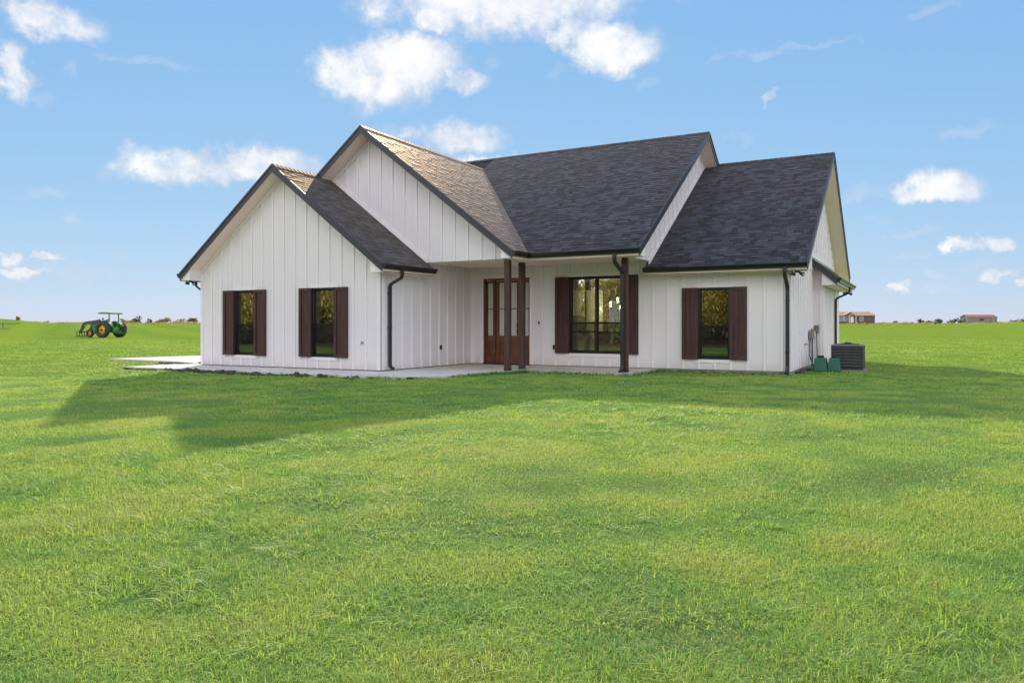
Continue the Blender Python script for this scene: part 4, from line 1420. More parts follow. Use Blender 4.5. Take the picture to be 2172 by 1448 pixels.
# ------------------------------------------------------------------ tractor in the field
def add_tractor():
    x, y, z = at(236, 79.5)
    vd = (Vector((x, y, 0)) - Vector((CAM.x, CAM.y, 0))).normalized()
    hd = math.atan2(vd.y, vd.x) + R(43)
    t = thing('tractor', 'green farm tractor with yellow wheels, canopy and front loader in the field', 'tractor', (x, y, z), hd)
    G = simple('tractor_green_paint', (0.040, 0.20, 0.045), 0.38, coat=0.3)
    GC = simple('faded_green_canopy', (0.095, 0.16, 0.085), 0.55)
    Yl = simple('tractor_yellow_paint', (0.85, 0.50, 0.015), 0.4)
    TY = simple('tyre_rubber', (0.045, 0.043, 0.044), 0.85, var=0.35, scale=14)
    LD = simple('loader_dark_steel', (0.050, 0.042, 0.048), 0.55, var=0.3)
    RU = simple('rusty_steel', (0.060, 0.032, 0.020), 0.8, var=0.4)
    # engine hood, chassis, transmission
    hood = MB().prism([(0.45, -.29, .95), (2.35, -.27, .95), (2.42, -.27, 1.30), (2.30, -.27, 1.43), (0.45, -.29, 1.50)], (0, .56, 0)).obj('hood', G, t)
    bevel(hood, 0.04, 2)
    MB().box(2.36, 2.43, -.22, .22, .96, 1.28).obj('grille', BLACKP, hood)
    MB().prism([(-0.55, -.26, .55), (0.5, -.22, .50), (2.35, -.20, .55), (2.35, -.20, .93), (0.4, -.24, .95), (-0.5, -.28, 1.05)], (0, .46, 0)).obj('chassis', G, t)
    MB().box(0.55, 1.5, -.25, .25, .58, .94).obj('engine_block', BLACKP, t)
    MB().box(-0.62, -0.1, -.36, .36, .62, 1.12).tube([(0, -.9, .83), (0, .9, .83)], 0.13, 12).obj('rear_axle', G, t)
    MB().tube([(2.05, -.72, .42), (2.05, .72, .42)], 0.06, 8).box(1.9, 2.2, -.1, .1, .4, .6).obj('front_axle', G, t)
    # fenders, seat, console
    for s in (-1, 1):
        f = MB()
        pts = []
        for k in range(9):
            a = R(20 + k * 17)
            pts.append((-math.cos(a) * -0.92, math.sin(a) * 0.92 + 0.83))
        for (a0, b0), (a1, b1) in zip(pts[:-1], pts[1:]):
            ys = sorted((s * 0.46, s * 0.86))
            f.hexa([(a0, ys[0], b0 - .03), (a1, ys[0], b1 - .03), (a1, ys[1], b1 - .03), (a0, ys[1], b0 - .03), (a0, ys[0], b0), (a1, ys[0], b1), (a1, ys[1], b1), (a0, ys[1], b0)])
        f.prism([(-.62, s * .455, .95), (.72, s * .455, .95), (.55, s * .455, 1.52), (0, s * .455, 1.74), (-.5, s * .455, 1.58)], (0, s * .03, 0))
        f.obj('fender', G, t)
        lm = MB().lathe([(0, 0), (.06, 0), (.06, .05), (0, .05)], 12, 'x', (-0.52, s * .66, 1.93)).tube([(-.5, s * .66, 1.72), (-.5, s * .66, 1.93)], .012)
        lm.obj('tail_light', simple('red_lens_plastic', (0.45, 0.02, 0.02), 0.3), t)
    MB().box(-0.35, 0.12, -.25, .25, 1.12, 1.24).box(-.42, -.32, -.25, .25, 1.24, 1.66).obj('seat', BLACKP, t)
    st = MB()
    for k in range(16):
        a0, a1 = 2 * math.pi * k / 16, 2 * math.pi * (k + 1) / 16
        st.tube([(0.42 + .07 * math.cos(a0), .2 * math.sin(a0), 1.74 - .19 * math.cos(a0) * .6 * -1), (0.42 + .07 * math.cos(a1), .2 * math.sin(a1), 1.74 - .19 * math.cos(a1) * .6 * -1)], .014, 6)
    st.tube([(0.42, 0, 1.74), (0.62, 0, 1.42)], .02)
    st.obj('steering_wheel', BLACKP, t)
    MB().tube([(.25, -.34, 1.1), (.12, -.42, 1.95)], .012).tube([(.3, .3, 1.1), (.28, .34, 1.6)], .012).obj('lever', BLACKP, t)
    # canopy on two rear posts
    cn = MB()
    for (z0, z1, k) in ((2.46, 2.53, 0.0), (2.53, 2.60, .06), (2.60, 2.65, .2)):
        cn.hexa([(-.72 + k * .5, -.80 + k * .5, z0), (.98 - k * .5, -.80 + k * .5, z0 + .03), (.98 - k * .5, .80 - k * .5, z0 + .03), (-.72 + k * .5, .80 - k * .5, z0), (-.72 + k, -.80 + k, z1), (.98 - k, -.80 + k, z1 + .03), (.98 - k, .80 - k, z1 + .03), (-.72 + k, .80 - k, z1)])
    cn.obj('canopy', GC, t)
    for s in (-1, 1):
        MB().box(-.40, -.31, s * .60 - .04, s * .60 + .04, 1.05, 2.51).obj('canopy_post', G, t)

    def wheel(x, y, Rr, w, rim, lugs, name):
        s = 1 if y > 0 else -1
        o = MB().lathe([(rim, -w * .40), (rim * 1.1, -w * .5), (Rr * .90, -w * .5), (Rr * .965, -w * .38), (Rr * .965, w * .38), (Rr * .90, w * .5), (rim * 1.1, w * .5), (rim, w * .40), (rim, -w * .40)], 40, 'y', (0, 0, 0))
        for k in range(lugs):
            for sd in (-1, 1):
                a = 2 * math.pi * (k + (0.5 if sd > 0 else 0)) / lugs
                da = 0.16
                p = []
                for rr in (Rr * .94, Rr):
                    for (aa, yy) in ((a, 0.01 * sd), (a + .055, 0.01 * sd), (a + .055 + da, sd * w * .5), (a + da, sd * w * .5)):
                        p.append((rr * math.cos(aa), yy, rr * math.sin(aa)))
                o.hexa(p)
        r = MB().lathe([(rim * 1.02, -w * .42), (rim * 1.06, -w * .46), (rim * .95, -w * .2), (rim * .93, s * w * .12), (rim * .35, s * w * .02), (rim * .30, s * w * .16), (0.0, s * w * .18)], 32, 'y')
        rim_o = MB()
        root = o.obj(name, TY, t)
        root.location = (x, y, Rr)
        ro = r.obj('rim', Yl, root, True)
        MB().lathe([(0, 0), (rim * .2, 0), (rim * .2, s * .1), (0, s * .1)], 12, 'y', (0, s * w * .16, 0)).obj('hub', BLACKP, root)
        sl = MB()
        for k in range(6):
            a = k * math.pi / 3
            c = Vector((rim * .62 * math.cos(a), s * w * .10, rim * .62 * math.sin(a)))
            sl.box(c.x - .03, c.x + .03, c.y - .02, c.y + .02, c.z - .03, c.z + .03)
        sl.obj('bolt', BLACKP, root)
        return root
    for s in (-1, 1):
        wheel(0, s * 1.08, 0.83, 0.50, 0.52, 22, 'rear_wheel')
        wheel(2.05, s * 0.80, 0.44, 0.27, 0.27, 16, 'front_wheel')
    # loader
    for s in (-1, 1):
        MB().box(0.98, 1.16, s * .52 - .06, s * .52 + .06, 0.55, 1.92).obj('loader_mast', LD, t)
        MB().sweep([(1.05, s * .52, 1.76), (2.95, s * .56, 1.56), (3.2, s * .56, 1.40), (3.68, s * .56, 0.50)], (0, 1, 0), .14, .24).obj('loader_arm', LD, t)
        MB().tube([(1.1, s * .52, 0.80), (2.3, s * .55, 1.42)], .045, 8).obj('lift_cylinder', LD, t)
        MB().tube([(2.75, s * .56, 1.42), (3.5, s * .56, 0.62)], .035, 8).obj('tilt_cylinder', LD, t)
    MB().tube([(2.9, -.56, 1.46), (2.9, .56, 1.46)], .05).tube([(3.55, -.6, .62), (3.55, .6, .62)], .05).obj('cross_tube', LD, t)
    fk = MB()
    for z in (0.10, 0.62):
        fk.box(3.66, 3.73, -1.0, 1.0, z, z + .07)
    for k in range(7):
        yy = -0.97 + k * .323
        fk.box(3.665, 3.725, yy - .025, yy + .025, .10, .66)
    for k in range(5):
        yy = -0.9 + k * .45
        fk.tube([(3.7, yy, .10), (4.5, yy, .06)], .025, 6, .008)
    fk.obj('hay_fork', RU, t)
    MB().tube([(1.6, 0.12, 1.45), (1.6, 0.12, 1.95)], .045, 10).lathe([(0, 1.92), (.10, 1.94), (.11, 2.02), (.06, 2.08), (0, 2.08)], 14, 'z', (1.25, -.1, 0)).tube([(1.25, -.1, 1.45), (1.25, -.1, 1.94)], .04).obj('exhaust_stack', LD, t)
    for s in (-1, 1):
        MB().tube([(-.45, s * .25, .62), (-1.15, s * .42, .48)], .032, 6).tube([(-.5, s * .3, 1.1), (-.95, s * .38, .55)], .018, 6).obj('lift_link', G, t)
    MB().box(-1.0, -.9, -1.0, .2, .42, .47).obj('drawbar', G, t)


add_tractor()

# ------------------------------------------------------------------ far buildings
def add_mobile_home():
    D = 236
    x, y, z = at(1775, D)
    xr, yr, zr = at(1857, D)
    t = thing('mobile_home', 'brown mobile home with tan roof and small gabled porch far across the field', 'mobile home', (x, y, z), YAW + R(2))
    mpp = D / 1592
    W2 = 82 * mpp
    BR = simple('brown_lap_siding', (0.105, 0.078, 0.070), 0.7)
    RF = simple('tan_roof_shingles', (0.34, 0.20, 0.125), 0.8)
    TW = simple('pale_trim', (0.62, 0.56, 0.50), 0.6)
    RB = simple('red_brown_trim', (0.15, 0.055, 0.045), 0.6)
    GL = simple('far_window_glass', (0.16, 0.18, 0.19), 0.15)
    DK = simple('dark_underfloor', (0.02, 0.018, 0.016), 0.9)
    x0, x1 = -6.0, W2
    Dp = 8.2
    MB().box(x0, x1, 0, Dp, 0.62, 3.0).obj('wall', BR, t)
    MB().box(x0, x1, 0.1, Dp, 0.40, 0.615).obj('underfloor', DK, t)
    for k in range(9):
        xx = x0 + .3 + k * (x1 - x0 - .6) / 8
        MB().box(xx - .15, xx + .15, 0.15, .5, -0.3, 0.45).obj('pier', DK, t)
    roof = MB().prism([(x0 - .3, -.35, 2.95), (x0 - .3, Dp + .35, 2.95), (x0 - .3, Dp / 2, 4.15)], (x1 - x0 + .6, 0, 0)).obj('roof', RF, t)
    MB().box(x0 - .31, x1 + .31, -.38, -.34, 2.86, 2.97).obj('fascia', TW, t)
    c = 32.5 * mpp
    MB().prism([(c - 3.0, -.5, 2.9), (c + 1.5, -.5, 2.9), (c - .7, -.5, 3.95)], (0, 2.2, 0)).obj('porch_gable', RF, t)
    MB().prism([(c - 2.7, -.52, 2.93), (c + 1.2, -.52, 2.93), (c - .75, -.52, 3.82)], (0, .04, 0)).obj('gable_panel', RB, t)
    for a in (c - 1.1, c + 1.0):
        MB().box(a - .11, a + .11, -.62, -.42, 0.2, 2.9).obj('porch_post', TW, t)
    MB().prism([(c - 1.25, -.66, 2.75), (c + 1.2, -.66, 2.75), (c, -.66, 3.4)], (0, .1, 0)).obj('entry_gable', RB, t)
    MB().sweep([(c - 1.35, -.64, 2.68), (c, -.64, 3.46), (c + 1.3, -.64, 2.68)], (0, 1, 0), .16, .14).obj('gable_trim', TW, t)
    MB().box(c - .55, c + .55, -.06, -.005, .66, 2.78).obj('door', simple('white_far_door', (0.75, 0.76, 0.76), 0.5), t)
    for (a, b) in ((4.0 * mpp, 26 * mpp), (49 * mpp, 57 * mpp)):
        w = MB().box(a, b, -.05, -.003, 1.1, 2.65).obj('window', TW, t)
        n = 2 if b - a > 2 else 1
        for k in range(n):
            p0 = a + .12 + k * (b - a) / n
            p1 = a - .06 + (k + 1) * (b - a) / n - .06
            MB().box(p0, p1, -.07, -.051, 1.22, 1.85).obj('pane', GL, w)
            MB().box(p0, p1, -.07, -.051, 1.92, 2.54).obj('pane', GL, w)
        for q in (a - .5, b + .1):
            MB().box(q, q + .4, -.06, -.004, 1.08, 2.66).obj('shutter', RB, t)


def add_barn():
    D = 300
    x, y, z = at(2084, D)
    z += 0.45
    mpp = D / 1592
    hw = 30 * mpp
    t = thing('barn', 'weathered grey wooden barn with rusty red metal roof on the horizon', 'barn', (x, y, z), YAW + R(-3))
    GW = wood_mat('weathered_grey_boards', (0.14, 0.145, 0.15), (0.28, 0.285, 0.29), 0.85, (3, 3, .2))
    RR = simple('rusty_roof_sheets', (0.33, 0.10, 0.055), 0.7, var=0.35, scale=1.2)
    n = 16
    for k in range(n):
        a = -hw + k * 2 * hw / n
        MB().box(a + .01, a + 2 * hw / n - .01, random.uniform(-.03, .03), .10, -.4, 2.62 + random.uniform(-.04, .04)).obj('plank', GW, t)
    MB().box(-hw, hw, .12, 5.8, -.4, 2.6).obj('wall', GW, t)
    for k in range(10):
        a = -hw - .25 + k * (2 * hw + .5) / 10
        MB().prism([(a + .01, -.25, 2.55), (a + .01, 3.0, 3.62), (a + .01, 3.0, 3.68), (a + .01, -.25, 2.62)], ((2 * hw + .5) / 10 - .02, 0, 0)).obj('roof_sheet', RR, t)
    MB().prism([(-hw - .2, 3.0, 3.60), (-hw - .2, 6.1, 2.55), (-hw - .2, 6.1, 2.62), (-hw - .2, 3.0, 3.67)], (2 * hw + .4, 0, 0)).obj('roof', RR, t)
    MB().prism([(-hw - .02, 0.0, 2.58), (-hw - .02, 5.8, 2.58), (-hw - .02, 2.95, 3.55)], (.08, 0, 0)).prism([(hw - .06, 0.0, 2.58), (hw - .06, 5.8, 2.58), (hw - .06, 2.95, 3.55)], (.08, 0, 0)).obj('gable_wall', GW, t)
    MB().box(-1.0, .6, -.06, -.035, 1.3, 2.0).obj('window', BLACKP, t)


add_mobile_home()
add_barn()

# pipe rail at the far left of the field
x, y, z = at(2, 128)
PG = simple('weathered_green_steel', (0.045, 0.085, 0.055), 0.5)
t = thing('pipe_rail', 'green steel pipe rail on short legs in the field at the far left edge', 'rail', (x, y, z), YAW)
MB().tube([(-3.5, 0, .95), (3.2, 0, .93)], .06, 8).obj('top_pipe', PG, t)
for k, xx in enumerate((-3.2, 0.35)):
    MB().tube([(xx, 0, -.1), (xx, 0, .93)], .07, 8).obj('leg', PG, t)
    MB().box(xx - .5, xx + .9, -.25, .25, -.02, .07).obj('foot_plate', PG, t)

# ------------------------------------------------------------------ vegetation
def leaf_cloud(n, shape, size, seed, elong=1.6):
    """n leaf quads inside a crown; shape(rng) -> (point, outward)"""
    rg = np.random.default_rng(seed)
    V, F = [], []
    for k in range(n):
        p, o = shape(rg)
        d = Vector(rg.normal(size=3)).normalized()
        d = (d + Vector(o) * 0.5).normalized()
        a = d.cross(Vector((0.3, 0.2, 1))).normalized()
        b = d.cross(a)
        s = size * rg.uniform(0.6, 1.4)
        a *= s
        b *= s * elong
        p = Vector(p)
        i = len(V)
        V += [tuple(p - b), tuple(p + a * .55 - b * .1), tuple(p + b), tuple(p - a * .55 - b * .1)]
        F.append((i, i + 1, i + 2, i + 3))
    return V, F


def lumpy(rx, ry, rz, zc, lumps, seed):
    rg0 = np.random.default_rng(seed)
    L = []
    for k in range(lumps):
        d = rg0.normal(size=3)
        d /= np.linalg.norm(d)
        L.append((d * np.array((rx, ry, rz)) * rg0.uniform(.35, .72) + np.array((0, 0, zc)), rg0.uniform(.32, .52)))

    def f(rg):
        c, k = L[rg.integers(len(L))]
        d = rg.normal(size=3)
        d /= np.linalg.norm(d)
        rr = rg.uniform(.55, 1.0)
        p = c + d * rr * k * np.array((rx, ry, rz))
        p[2] = max(p[2], 0.05)
        return p, d
    return f


GOLD = leaf_mat('golden_autumn_leaves', [(0.10, 0.11, 0.04), (0.32, 0.27, 0.08), (0.50, 0.37, 0.10), (0.16, 0.17, 0.06), (0.44, 0.31, 0.09), (0.38, 0.36, 0.16)], 0.3)
BARK = simple('grey_tree_bark', (0.40, 0.34, 0.26), 0.9, var=0.4, scale=9, bmp=0.6, bscale=25)


def tree_meshes(seed, h):
    rg = random.Random(seed)
    tr = MB()
    tr.tube([(0, 0, -.2), (rg.uniform(-.1, .1), rg.uniform(-.1, .1), h * .3), (rg.uniform(-.3, .3), rg.uniform(-.3, .3), h * .62), (rg.uniform(-.4, .4), rg.uniform(-.4, .4), h * .9)], .17, 8, .04)
    for k in range(9):
        a = rg.uniform(0, 6.28)
        z = h * rg.uniform(.14, .65)
        L = h * rg.uniform(.2, .36)
        tr.tube([(0, 0, z), (math.cos(a) * L * .5, math.sin(a) * L * .5, z + L * .45), (math.cos(a) * L, math.sin(a) * L, z + L * .85)], .06, 6, .015)
    trunk = tr.mesh('trunk', BARK, True)
    V, F = leaf_cloud(7000, lumpy(h * .40, h * .40, h * .50, h * .50, 30, seed), .078, seed)
    cr = MB()
    cr.v, cr.f = V, F
    me = bpy.data.meshes.new('crown')
    me.from_pydata(V, [], F)
    me.materials.append(GOLD)
    return trunk, me


TM = [tree_meshes(11 + k, 7.0) for k in range(3)]
TREES = [(-14, -17, 1.0, 0), (-19, -22, 1.15, 1), (-23, -29, 1.1, 2), (-17.5, -29, .95, 0), (-11, -26, 1.0, 1), (-27, -22, 1.0, 2), (-30, -30, 1.2, 0), (-20, -36, 1.2, 1),
         (4, -25, 1.0, 2), (0.5, -29, 1.1, 0), (7.5, -29, 1.05, 1), (2.5, -36, 1.25, 2), (-4, -33, 1.1, 0), (-9, -36, 1.2, 1), (8, -36, 1.2, 0), (12, -32, 1.0, 2), (-2, -23.5, .85, 1), (-6.5, -24, .95, 2)]
for k, (x, y, s, m) in enumerate(TREES):
    where = 'group of golden autumn trees standing behind the camera, mirrored in the windows'
    t = thing('tree', 'golden autumn tree behind the viewer that shows only as a reflection in the windows', 'tree', (x, y, 0), k * 1.7, 'autumn trees mirrored in the windows')
    t.scale = (s, s, s)
    link('trunk', TM[m][0], t)
    link('crown', TM[m][1], t)

rgw = np.random.default_rng(9)
V, F = [], []
for k in range(9000):
    a = rgw.uniform(R(-166), R(-58))
    d = rgw.uniform(34, 46)
    p = Vector((2 + d * math.cos(a), -6 + d * math.sin(a), abs(rgw.normal(0, 2.6))))
    dd = Vector(rgw.normal(size=3)).normalized()
    u = dd.cross(Vector((.3, .2, 1))).normalized() * rgw.uniform(.2, .5)
    v = dd.cross(u.normalized()) * rgw.uniform(.3, .7)
    i = len(V)
    V += [tuple(p - v), tuple(p + u), tuple(p + v), tuple(p - u)]
    F.append((i, i + 1, i + 2, i + 3))
me = bpy.data.meshes.new('woodland')
me.from_pydata(V, [], F)
me.materials.append(GOLD)
link('woodland', me, None, 'stuff')

# bushes along the far edge of the field
BUSHM = [leaf_mat('dry_bush_leaves', [(0.24, 0.17, 0.075), (0.38, 0.28, 0.14), (0.18, 0.15, 0.06)], 0.2), leaf_mat('olive_bush_leaves', [(0.10, 0.10, 0.04), (0.18, 0.16, 0.07), (0.13, 0.10, 0.05)], 0.2), leaf_mat('green_bush_leaves', [(0.06, 0.10, 0.025), (0.10, 0.15, 0.035)], 0.25)]
BNAME = ['dry tan', 'dark olive', 'dull green']
BTW = simple('bush_twigs', (0.09, 0.07, 0.05), 0.9)
bl = [(38, 678.5, 9, 8, 0), (78, 681, 10, 4, 2), (98, 681.5, 15, 4.5, 1), (122, 682, 15, 4, 0), (176, 683, 13, 5, 0), (207, 683.5, 16, 8, 1), (225, 684, 14, 7, 0), (262, 684.5, 15, 9, 0), (279, 684.5, 17, 8, 0), (294, 684.5, 20, 12, 1), (318, 684.5, 11, 9, 1), (333, 685, 15, 6, 0), (350, 685, 27, 12, 0), (384, 685.5, 26, 9, 0), (407, 685.5, 24, 11, 1),
      (1876, 687.5, 13, 5, 0), (1899, 687.5, 13, 6, 0), (1934, 687.5, 10, 4.5, 1), (1953, 687, 13, 10, 1), (1975, 687, 20, 7.5, 1), (1990, 687, 20, 9, 2), (2022, 687, 21, 10, 2), (2043, 686.5, 16, 9, 1), (2088, 688, 13, 5.5, 0), (2064, 688, 10, 4, 0), (2122, 687.5, 18, 5, 0), (2152, 687, 24, 10, 1), (2170, 687, 16, 9, 0)]
neigh = ['on the green bank at the far left', 'at the foot of the far left bank', 'low beside the far left bank', 'in the left hedge line, well left of the tractor', 'just behind the tractor loader', 'behind the tractor hood', 'behind the tractor seat', 'just right of the tractor', 'second to the right of the tractor', 'tallest of those right of the tractor', 'slim one in the middle of the left hedge line', 'low in the middle of the left hedge line', 'broad one midway between tractor and house', 'broad low one near the house corner downspout', 'nearest to the left house corner',
         'first one right of the mobile home', 'second one right of the mobile home', 'small one midway between mobile home and barn', 'pointed one midway between mobile home and barn', 'low one in the clump left of the barn', 'broad one in the clump left of the barn', 'second one to the left of the barn', 'touching the left end of the barn', 'in front of the barn wall', 'at the front left corner of the barn', 'just right of the barn', 'at the far right edge of the field', 'last one cut by the right picture edge']
for k, (px, py, wpx, hpx, mt) in enumerate(bl):
    D = 238 + (k * 7) % 11
    if px > 2000:
        D = 286 + (k * 5) % 9
    x, y, z = at(px, D)
    s = D / 1592
    w_, h_ = wpx * s * 1.15, hpx * s * 1.45
    t = thing('bush', f'{BNAME[mt]} bush {neigh[k]}', 'bush', (x, y, z - 0.1), YAW + k, 'bushes along the far field edge')
    V, F = leaf_cloud(240, lumpy(w_ * .55, w_ * .5, h_ * .55, h_ * .5, 8, 40 + k), 0.13 * max(.7, h_ / 1.3), 70 + k, 1.3)
    me = bpy.data.meshes.new('crown')
    me.from_pydata(V, [], F)
    me.materials.append(BUSHM[mt])
    link('crown', me, t)
    st = MB()
    rg = random.Random(k)
    for q in range(4):
        a = rg.uniform(0, 6.28)
        st.tube([(0, 0, -.2), (math.cos(a) * w_ * .15, math.sin(a) * w_ * .15, h_ * .35), (math.cos(a) * w_ * .3, math.sin(a) * w_ * .3, h_ * .75)], .04, 5, .012)
    st.obj('trunk', BTW, t)


def add_weeds():
    rg = np.random.default_rng(5)
    V, F = [], []
    for k in range(15000):
        px = rg.uniform(-60, 470) if rg.random() < .5 else rg.uniform(1760, 2260)
        D = rg.uniform(228, 252) if px < 1980 else rg.uniform(240, 292)
        x, y, z = at(px, D)
        h = rg.uniform(.30, .85) * (0.55 if px < 120 else 1) * (0.6 + 0.8 * mnoise.noise(Vector((px * .03, D * .2, 0))) + .3)
        a = rg.uniform(0, math.pi)
        w_ = rg.uniform(.10, .26)
        dx, dy = math.cos(a) * w_, math.sin(a) * w_
        lx, ly = rg.normal(0, .16, 2)
        i = len(V)
        V += [(x - dx, y - dy, z - .1), (x + dx, y + dy, z - .1), (x + lx, y + ly, z + max(.15, h))]
        F.append((i, i + 1, i + 2))
    me = bpy.data.meshes.new('dry_weeds')
    me.from_pydata(V, [], F)
    me.materials.append(leaf_mat('dry_weed_stems', [(0.42, 0.32, 0.13), (0.52, 0.41, 0.19), (0.30, 0.27, 0.09), (0.44, 0.30, 0.12)], 0.25))
    link('dry_weeds', me, None, 'stuff')


add_weeds()

# ------------------------------------------------------------------ grass blades
def grass_mat():
    m = bpy.data.materials.new('grass_blades')
    m.use_nodes = True
    nt = m.node_tree
    nt.nodes.clear()
    t = NT(nt)
    out = t.n('ShaderNodeOutputMaterial')
    at_ = t.n('ShaderNodeAttribute', attribute_name='tint')
    ramp = t.n('ShaderNodeValToRGB')
    cr = ramp.color_ramp
    cols = [(0.0, (0.060, 0.190, 0.085)), (0.30, (0.145, 0.350, 0.110)), (0.62, (0.305, 0.490, 0.105)), (0.86, (0.460, 0.570, 0.120)), (0.93, (0.46, 0.43, 0.19)), (1.0, (0.54, 0.45, 0.27))]
    cr.elements[0].position, cr.elements[0].color = cols[0][0], (*cols[0][1], 1)
    cr.elements[1].position, cr.elements[1].color = cols[-1][0], (*cols[-1][1], 1)
    for p, c in cols[1:-1]:
        e = cr.elements.new(p)
        e.color = (*c, 1)
    t.l(at_.outputs['Fac'], ramp.inputs[0])
    df = t.n('ShaderNodeBsdfPrincipled')
    df.inputs['Roughness'].default_value = 0.5
    df.inputs['Specular IOR Level'].default_value = 0.12
    tl = t.n('ShaderNodeBsdfTranslucent')
    t.l(ramp.outputs[0], df.inputs['Base Color'])
    t.l(t.mix(0.35, ramp.outputs[0], (0.48, 0.60, 0.07)), tl.inputs[0])
    mx = t.n('ShaderNodeMixShader')
    mx.inputs[0].default_value = 0.5
    t.l(df.outputs[0], mx.inputs[1])
    t.l(tl.outputs[0], mx.inputs[2])
    t.l(mx.outputs[0], out.inputs[0])
    return m


def vnoise(x, y, sc, seed):
    """smooth value noise, vectorised"""
    rg = np.random.default_rng(seed)
    T = rg.random((256, 256))
    u, v = x * sc, y * sc
    i, j = np.floor(u).astype(int), np.floor(v).astype(int)
    fu, fv = u - i, v - j
    fu, fv = fu * fu * (3 - 2 * fu), fv * fv * (3 - 2 * fv)
    g = lambda a, b: T[a % 256, b % 256]
    return (g(i, j) * (1 - fu) + g(i + 1, j) * fu) * (1 - fv) + (g(i, j + 1) * (1 - fu) + g(i + 1, j + 1) * fu) * fv


def in_poly(x, y, poly):
    c = np.zeros(len(x), bool)
    for (x0, y0), (x1, y1) in zip(poly, poly[1:] + poly[:1]):
        k = ((y0 > y) != (y1 > y)) & (x < (x1 - x0) * (y - y0) / (y1 - y0 + 1e-12) + x0)
        c ^= k
    return c


def blades(name, x, y, h, w, lean, az, tint, segs):
    n = len(x)
    dx, dy = np.cos(az), np.sin(az)
    px, py = -dy, dx
    stations = [0.0, 0.55, 1.0] if segs == 3 else [0.0, 1.0]
    cols = []
    for s in stations:
        bend = lean * h * s ** 1.7
        zz = h * s * (1 - 0.35 * lean * s)
        cx, cy = x + dx * bend, y + dy * bend
        ww = w * (1 - s) ** 0.6 if s < 1 else 0
        if s == 1.0:
            cols.append(np.stack([cx, cy, zz], 1)[:, None])
        else:
            ww = w * (1 - 0.35 * s)
            cols.append(np.stack([np.stack([cx - px * ww, cy - py * ww, zz - (0.01 if s == 0 else 0)], 1), np.stack([cx + px * ww, cy + py * ww, zz - (0.01 if s == 0 else 0)], 1)], 1))
    V = np.concatenate(cols, 1)
    nv = V.shape[1]
    base = (np.arange(n) * nv)[:, None]
    if segs == 3:
        tri = np.array([[0, 1, 3], [0, 3, 2], [2, 3, 4]])
    else:
        tri = np.array([[0, 1, 2]])
    nt_ = len(tri)
    L = (base[:, :, None] + tri[None]).reshape(-1)
    me = bpy.data.meshes.new(name)
    me.vertices.add(n * nv)
    me.vertices.foreach_set('co', V.reshape(-1).astype(np.float32))
    me.loops.add(len(L))
    me.loops.foreach_set('vertex_index', L.astype(np.int32))
    me.polygons.add(n * nt_)
    me.polygons.foreach_set('loop_start', (np.arange(n * nt_) * 3).astype(np.int32))
    at_ = me.attributes.new('tint', 'FLOAT', 'POINT')
    at_.data.foreach_set('value', np.repeat(tint, nv).astype(np.float32))
    me.update(calc_edges=True)
    return me


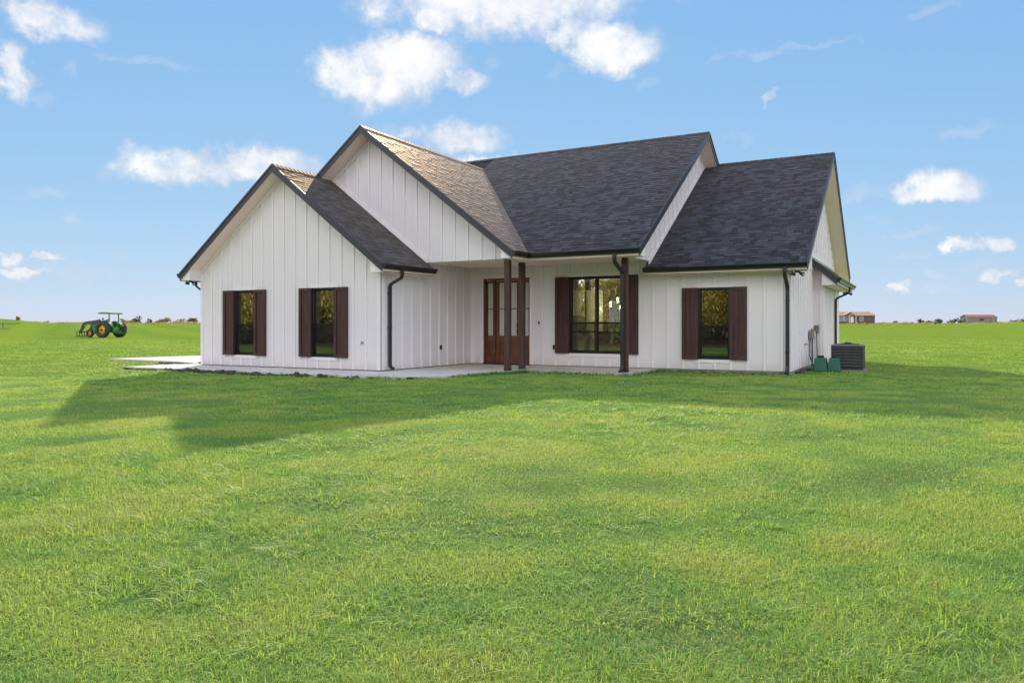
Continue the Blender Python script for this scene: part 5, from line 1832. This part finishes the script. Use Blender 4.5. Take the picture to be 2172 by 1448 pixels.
def add_grass():
    rg = np.random.default_rng(21)
    GM = grass_mat()
    house_poly = [(-6.6, 0.0), (0.0, 0.0), (0.0, 4.34), (9.07, 4.34), (9.07, 8.6), (9.36, 8.6), (9.36, 14.9), (-6.6, 14.9)]

    def scatter(n, d0, d1, power):
        u = rg.random(n)
        d = (d0 ** power + u * (d1 ** power - d0 ** power)) ** (1 / power)
        X = rg.uniform(-.80, .80, n) * (1.0 if d0 < 17 else 1.35) + rg.normal(0, .02, n)
        x = CAM.x + FWD.x * d + RGT.x * X * d
        y = CAM.y + FWD.y * d + RGT.y * X * d
        k = ~(in_poly(x, y, walk) | in_poly(x, y, porch) | in_poly(x, y, house_poly) | in_poly(x, y, drive))
        k &= ~((abs(x - 10.13) < .47) & (abs(y - 7.12) < .47))
        k &= (d < 30) | (rg.random(n) < np.clip((75 - d) / 48, 0, 1))
        return x[k], y[k], d[k]

    # tufts: positions with longer blades
    tx, ty, td = scatter(4200, 2.2, 20, 1.4)
    keep = vnoise(tx, ty, .42, 3) > 0.40
    tx, ty, td = tx[keep], ty[keep], td[keep]
    # fine mown turf
    for nm, n, d0, d1, pw, segs, hs, wk in (('near', 450000, 2.0, 9.5, 1.15, 3, 1.0, 0.68), ('middle', 300000, 9.5, 17.5, 1.2, 1, 1.0, 1.0), ('far', 270000, 17.5, 75.0, 0.70, 1, 1.0, 1.4)):
        x, y, d = scatter(n, d0, d1, pw)
        a = vnoise(x, y, .85, 1) * .5 + vnoise(x, y, 2.6, 2) * .5
        b = vnoise(x, y, .23, 4)
        h = (0.016 + 0.030 * np.clip((a - .25) * 1.6, 0, 1)) * rg.uniform(.55, 1.35, len(x)) * hs
        c_ = vnoise(x, y, 1.9, 6)
        g_ = vnoise(x + 40, y, 1.0, 8)
        tint = np.clip(0.63 + (a - .5) * 1.0 + (b - .5) * .40 + (c_ - .5) * .75 + (g_ - .5) * .7 + rg.normal(0, .15, len(x)), 0.0, .88)
        h = h * (0.6 + 0.8 * c_)
        straw = rg.random(len(x)) < (0.04 + 0.45 * np.clip(.52 - g_, 0, 1)) * (1.0 if d1 < 18 else 0.25)
        rr_ = (x - CAM.x) * RGT.x + (y - CAM.y) * RGT.y
        straw |= ((x - CAM.x) * FWD.x + (y - CAM.y) * FWD.y < 2.52 + 0.25 * (rr_ - 1.55)) & (rr_ > 1.45)
        tint = np.where(straw, rg.uniform(.88, 1.0, len(x)), tint)
        w = (0.0016 + 0.00042 * d) * wk * rg.uniform(.7, 1.3, len(x))
        lean = np.clip(rg.normal(1.05, .45, len(x)), .15, 2.0)
        me = blades('turf', x, y, h, w, lean, rg.uniform(0, 6.283, len(x)), tint, segs)
        me.materials.append(GM)
        link('grass', me, None, 'stuff')
    # the lawn beside and behind the picture
    n = 320000
    f = rg.uniform(-4, 24, n)
    r = np.where(f > 2, rg.choice([-1, 1], n) * (.79 * f + rg.uniform(-.02, 1, n) * 7.5), rg.uniform(-9, 9, n))
    x = CAM.x + FWD.x * f + RGT.x * r
    y = CAM.y + FWD.y * f + RGT.y * r
    k = ~(in_poly(x, y, walk) | in_poly(x, y, porch) | in_poly(x, y, house_poly) | in_poly(x, y, drive))
    x, y, f = x[k], y[k], f[k]
    a = vnoise(x, y, .55, 1) * .6 + vnoise(x, y, 1.7, 2) * .4
    n = len(x)
    tint = np.clip(0.44 + (a - .5) * .85 + (vnoise(x, y, .23, 4) - .5) * .60 + rg.normal(0, .15, n), 0.0, .88)
    me = blades('turf', x, y, (0.02 + 0.035 * np.clip((a - .25) * 1.6, 0, 1)) * rg.uniform(.6, 1.35, n), 0.0058 * rg.uniform(.6, 1.4, n), np.clip(rg.normal(1.05, .45, n), .15, 2.0), rg.uniform(0, 6.283, n), tint, 1)
    me.materials.append(GM)
    link('grass', me, None, 'stuff')
    # tufts of longer blades
    k = rg.integers(26, 70, len(tx))
    idx = np.repeat(np.arange(len(tx)), k)
    n = len(idx)
    rad = rg.uniform(.05, .16, len(tx))[idx] * np.sqrt(rg.random(n)) * 1.25
    ang = rg.uniform(0, 6.283, n)
    x = tx[idx] + rad * np.cos(ang)
    y = ty[idx] + rad * np.sin(ang)
    hh = (rg.uniform(.035, .072, len(tx)) * (0.55 + vnoise(tx, ty, .8, 9)))[idx] * rg.uniform(.5, 1.2, n)
    tt = np.clip(rg.uniform(.35, .80, len(tx))[idx] + rg.normal(0, .12, n), 0, .9)
    tt = np.where(rg.random(n) < .01, rg.uniform(.88, 1, n), tt)
    w = (0.0013 + 0.00034 * td[idx]) * rg.uniform(.7, 1.3, n)
    az = ang + rg.normal(0, .7, n)
    me = blades('tufts', x, y, hh, w, np.clip(rg.normal(1.25, .45, n), .2, 2.2), az, tt, 3)
    me.materials.append(GM)
    link('grass', me, None, 'stuff')
    # weeds against the slab edges
    n = 2600
    s = rg.random(n)
    pts = []
    edge = [(-7.75, -1.72), (0.9, -1.6), (2.1, -1.2), (2.5, -.3), (2.6, 1.0), (2.92, 1.6), (2.92, 2.33), (5.8, 2.33), (5.85, 4.28), (9.0, 4.30)]
    seg = rg.integers(0, len(edge) - 1, n)
    E = np.array(edge)
    p = E[seg] + (E[seg + 1] - E[seg]) * rg.random(n)[:, None] + rg.normal(0, .05, (n, 2))
    kk = ~(in_poly(p[:, 0], p[:, 1], walk) | in_poly(p[:, 0], p[:, 1], porch) | in_poly(p[:, 0], p[:, 1], house_poly))
    p = p[kk]
    n = len(p)
    me = blades('edge_weeds', p[:, 0], p[:, 1], rg.uniform(.05, .14, n), rg.uniform(.004, .009, n), rg.uniform(.1, 1.2, n), rg.uniform(0, 6.28, n), np.clip(rg.normal(.15, .15, n), 0, .6), 3)
    me.materials.append(GM)
    link('grass', me, None, 'stuff')


add_grass()
